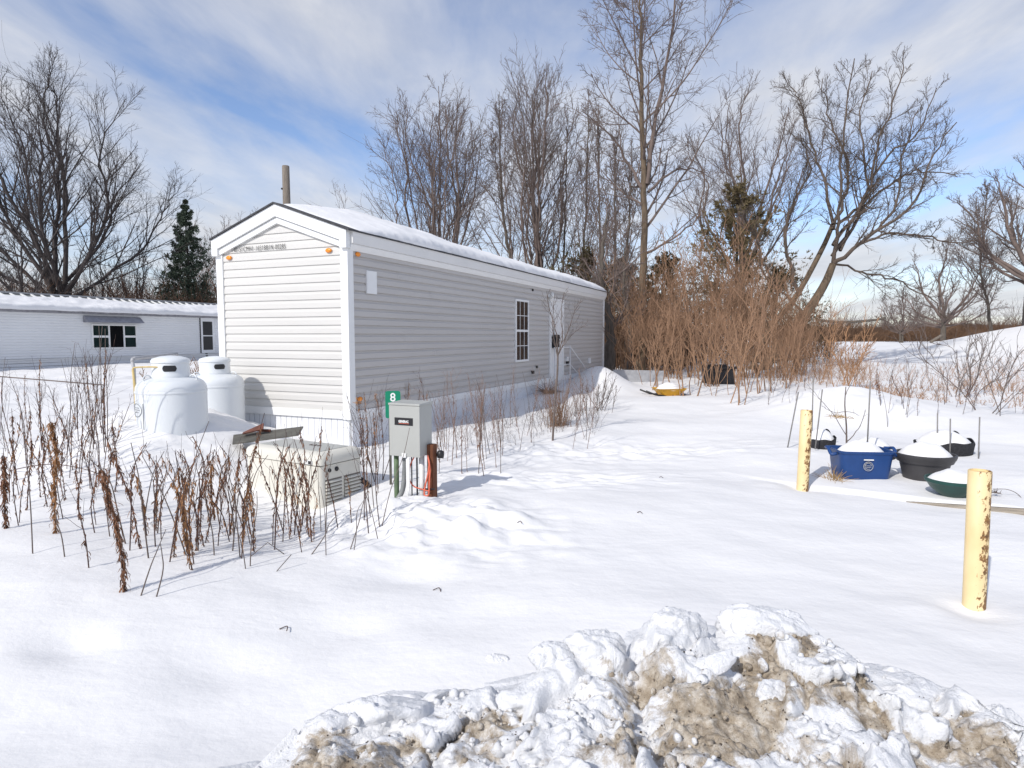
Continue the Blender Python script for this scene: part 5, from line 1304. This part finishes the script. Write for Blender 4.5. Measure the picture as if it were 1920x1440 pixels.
# wire fence strand and arched vine at left, twig bits
def strand(name, label, cat_, pts, r, mat):
    o0 = Vector(pts[0]); o = MB().tube([Vector(p)-o0 for p in pts], r, 6).build(name, mat, None, smooth=True); o.location = o0; return tag(o, label, cat_)
strand('bent_wire', 'thin bent wire rod crossing behind the left weed patch', 'wire', [P(-60,700,9), P(0,706,8.8), P(100,714,8.6), P(195,722,8.5), P(193,733,8.5), P(192,756,8.5)], .008, M_weedgrey)
strand('arched_weed', 'long thin stem arching low over the snow in the left weeds', 'weed', curve([G(-30, 905), P(0,888,6.3), P(60,874,6.2), P(110,871,6.15), P(170,883,6.1), G(205, 900)], 6), .004, M_weed)
strand('arched_weed', 'dark drooping stem with seeds right of the near bollard', 'weed', curve([G(1925, 955, 0), P(1912,930,6.0), P(1890,918,6.0), P(1862,917,6.0)], 6), .003, M_weedgrey)
tuft('dead_leaf_cluster', 'dark withered leaves at the tip of the drooping stem', P(1866, 916, 6.0), 26, .05, 90, M_weedgrey, 12, .004, .4, root=.025)
for k, (px, py, lb) in enumerate(((812,1106,'curved dark twig lying alone on the smooth snow'), (524,1180,'short dark twig lying on the snow at left foreground'), (970,982,'tiny dark twig on the snow beside the trodden ridge'), (1195,962,'small dark twig on the smooth snow in mid picture'), (1236,896,'tiny upright twig in the snow in mid picture'))):
    q = G(px, py, .004); L = .05 if k < 2 else .035
    strand('twig', lb, 'twig', curve([q, q + Vector((L*.7, .02, .006)), q + Vector((L, -.03, .004))], 4), .0028, M_weed)
strand('bent_weed', 'thin stem bent into a sharp arch in front of the generator weeds', 'weed', [G(470, 1044), P(502, 1017, G(490,1044).y), G(533, 1040)], .003, M_weedgrey)
strand('bent_weed', 'short straight stem poking slanting from the snow in the front', 'weed', [G(512, 1073, -.02), P(546, 1040, G(512,1073).y+.1)], .003, M_weedgrey)

# ================================================================== LIGHT, SKY, CAMERA
EL, SAZ = rad(37.5), (-.62, -.785)
sv = Vector((SAZ[0]*math.cos(EL), SAZ[1]*math.cos(EL), math.sin(EL))).normalized()
sun = bpy.data.lights.new('sun', 'SUN'); sun.energy = 3.4; sun.angle = rad(.6); sun.color = (1, .96, .90)
so = bpy.data.objects.new('sun', sun); C.objects.link(so); so.rotation_euler = sv.to_track_quat('Z', 'Y').to_euler()
w = bpy.data.worlds.new('World'); bpy.context.scene.world = w; w.use_nodes = True; nt = w.node_tree; nt.nodes.clear()
out = nt.nodes.new('ShaderNodeOutputWorld'); bg = nt.nodes.new('ShaderNodeBackground'); nt.links.new(bg.outputs[0], out.inputs[0])
sky = nt.nodes.new('ShaderNodeTexSky'); sky.sky_type = 'NISHITA'; sky.sun_disc = False; sky.sun_elevation = EL
sky.sun_rotation = math.atan2(sv.x, sv.y); sky.altitude = 200; sky.air_density = 1.0; sky.dust_density = .6; sky.ozone_density = 1.5
STR = .12; bg.inputs[1].default_value = STR
tc = nt.nodes.new('ShaderNodeTexCoord'); sx = nt.nodes.new('ShaderNodeSeparateXYZ'); nt.links.new(tc.outputs['Generated'], sx.inputs[0])
def math_(op, a, b=None, c=None):
    n = nt.nodes.new('ShaderNodeMath'); n.operation = op
    for k, v in enumerate((a, b, c)):
        if v is None: continue
        if hasattr(v, 'links'): nt.links.new(v, n.inputs[k])
        else: n.inputs[k].default_value = v
    return n.outputs[0]
zc = math_('ADD', math_('MAXIMUM', sx.outputs[2], 0.0), .10)
cx_ = math_('DIVIDE', sx.outputs[0], zc); cy_ = math_('DIVIDE', sx.outputs[1], zc)
cb = nt.nodes.new('ShaderNodeCombineXYZ'); nt.links.new(cx_, cb.inputs[0]); nt.links.new(cy_, cb.inputs[1])
mp = nt.nodes.new('ShaderNodeMapping'); mp.inputs['Rotation'].default_value = (0, 0, rad(-8)); mp.inputs['Scale'].default_value = (1.0, .42, 1); mp.inputs['Location'].default_value = (3.1, 1.7, 0)
nt.links.new(cb.outputs[0], mp.inputs[0])
n1 = noise(nt, mp.outputs[0], .85, 7, .52, .35); n2 = noise(nt, mp.outputs[0], 3.2, 6, .6, .3)
dens = math_('MULTIPLY_ADD', n2, .22, n1)
hz = math_('MULTIPLY', math_('POWER', math_('SUBTRACT', 1.0, math_('MAXIMUM', sx.outputs[2], 0)), 7.0), .16)
dens = math_('ADD', dens, hz)
cl = ramp(nt, dens, [(.50, (0,0,0)), (.60, (.42,.42,.42)), (.77, (.92,.92,.92))])
k = 1/STR
shade = ramp(nt, n2, [(.3, (.60*k,.62*k,.675*k)), (.65, (.78*k,.79*k,.825*k))])
skm = nt.nodes.new('ShaderNodeMix'); skm.data_type = 'RGBA'; skm.blend_type = 'MULTIPLY'; skm.inputs[0].default_value = 1
nt.links.new(sky.outputs[0], skm.inputs[6]); skm.inputs[7].default_value = (1.30, 1.30, 1.45, 1)
nt.links.new(mixc(nt, cl, skm.outputs[2], shade), bg.inputs[0])

cam = bpy.data.cameras.new('camera'); cam.sensor_width = 36; cam.lens = FPX/1920*36; cam.clip_end = 5000; cam.clip_start = .05
co = bpy.data.objects.new('camera', cam); C.objects.link(co); co.location = (0, 0, CAMZ); co.rotation_euler = (PI/2 - PITCH, 0, 0)
sc_ = bpy.context.scene; sc_.camera = co
sc_.view_settings.view_transform = 'Standard'; sc_.view_settings.look = 'None'; sc_.view_settings.exposure = 0
sc_.render.engine = 'CYCLES'; sc_.cycles.max_bounces = 6; sc_.cycles.diffuse_bounces = 3; sc_.cycles.use_denoising = True
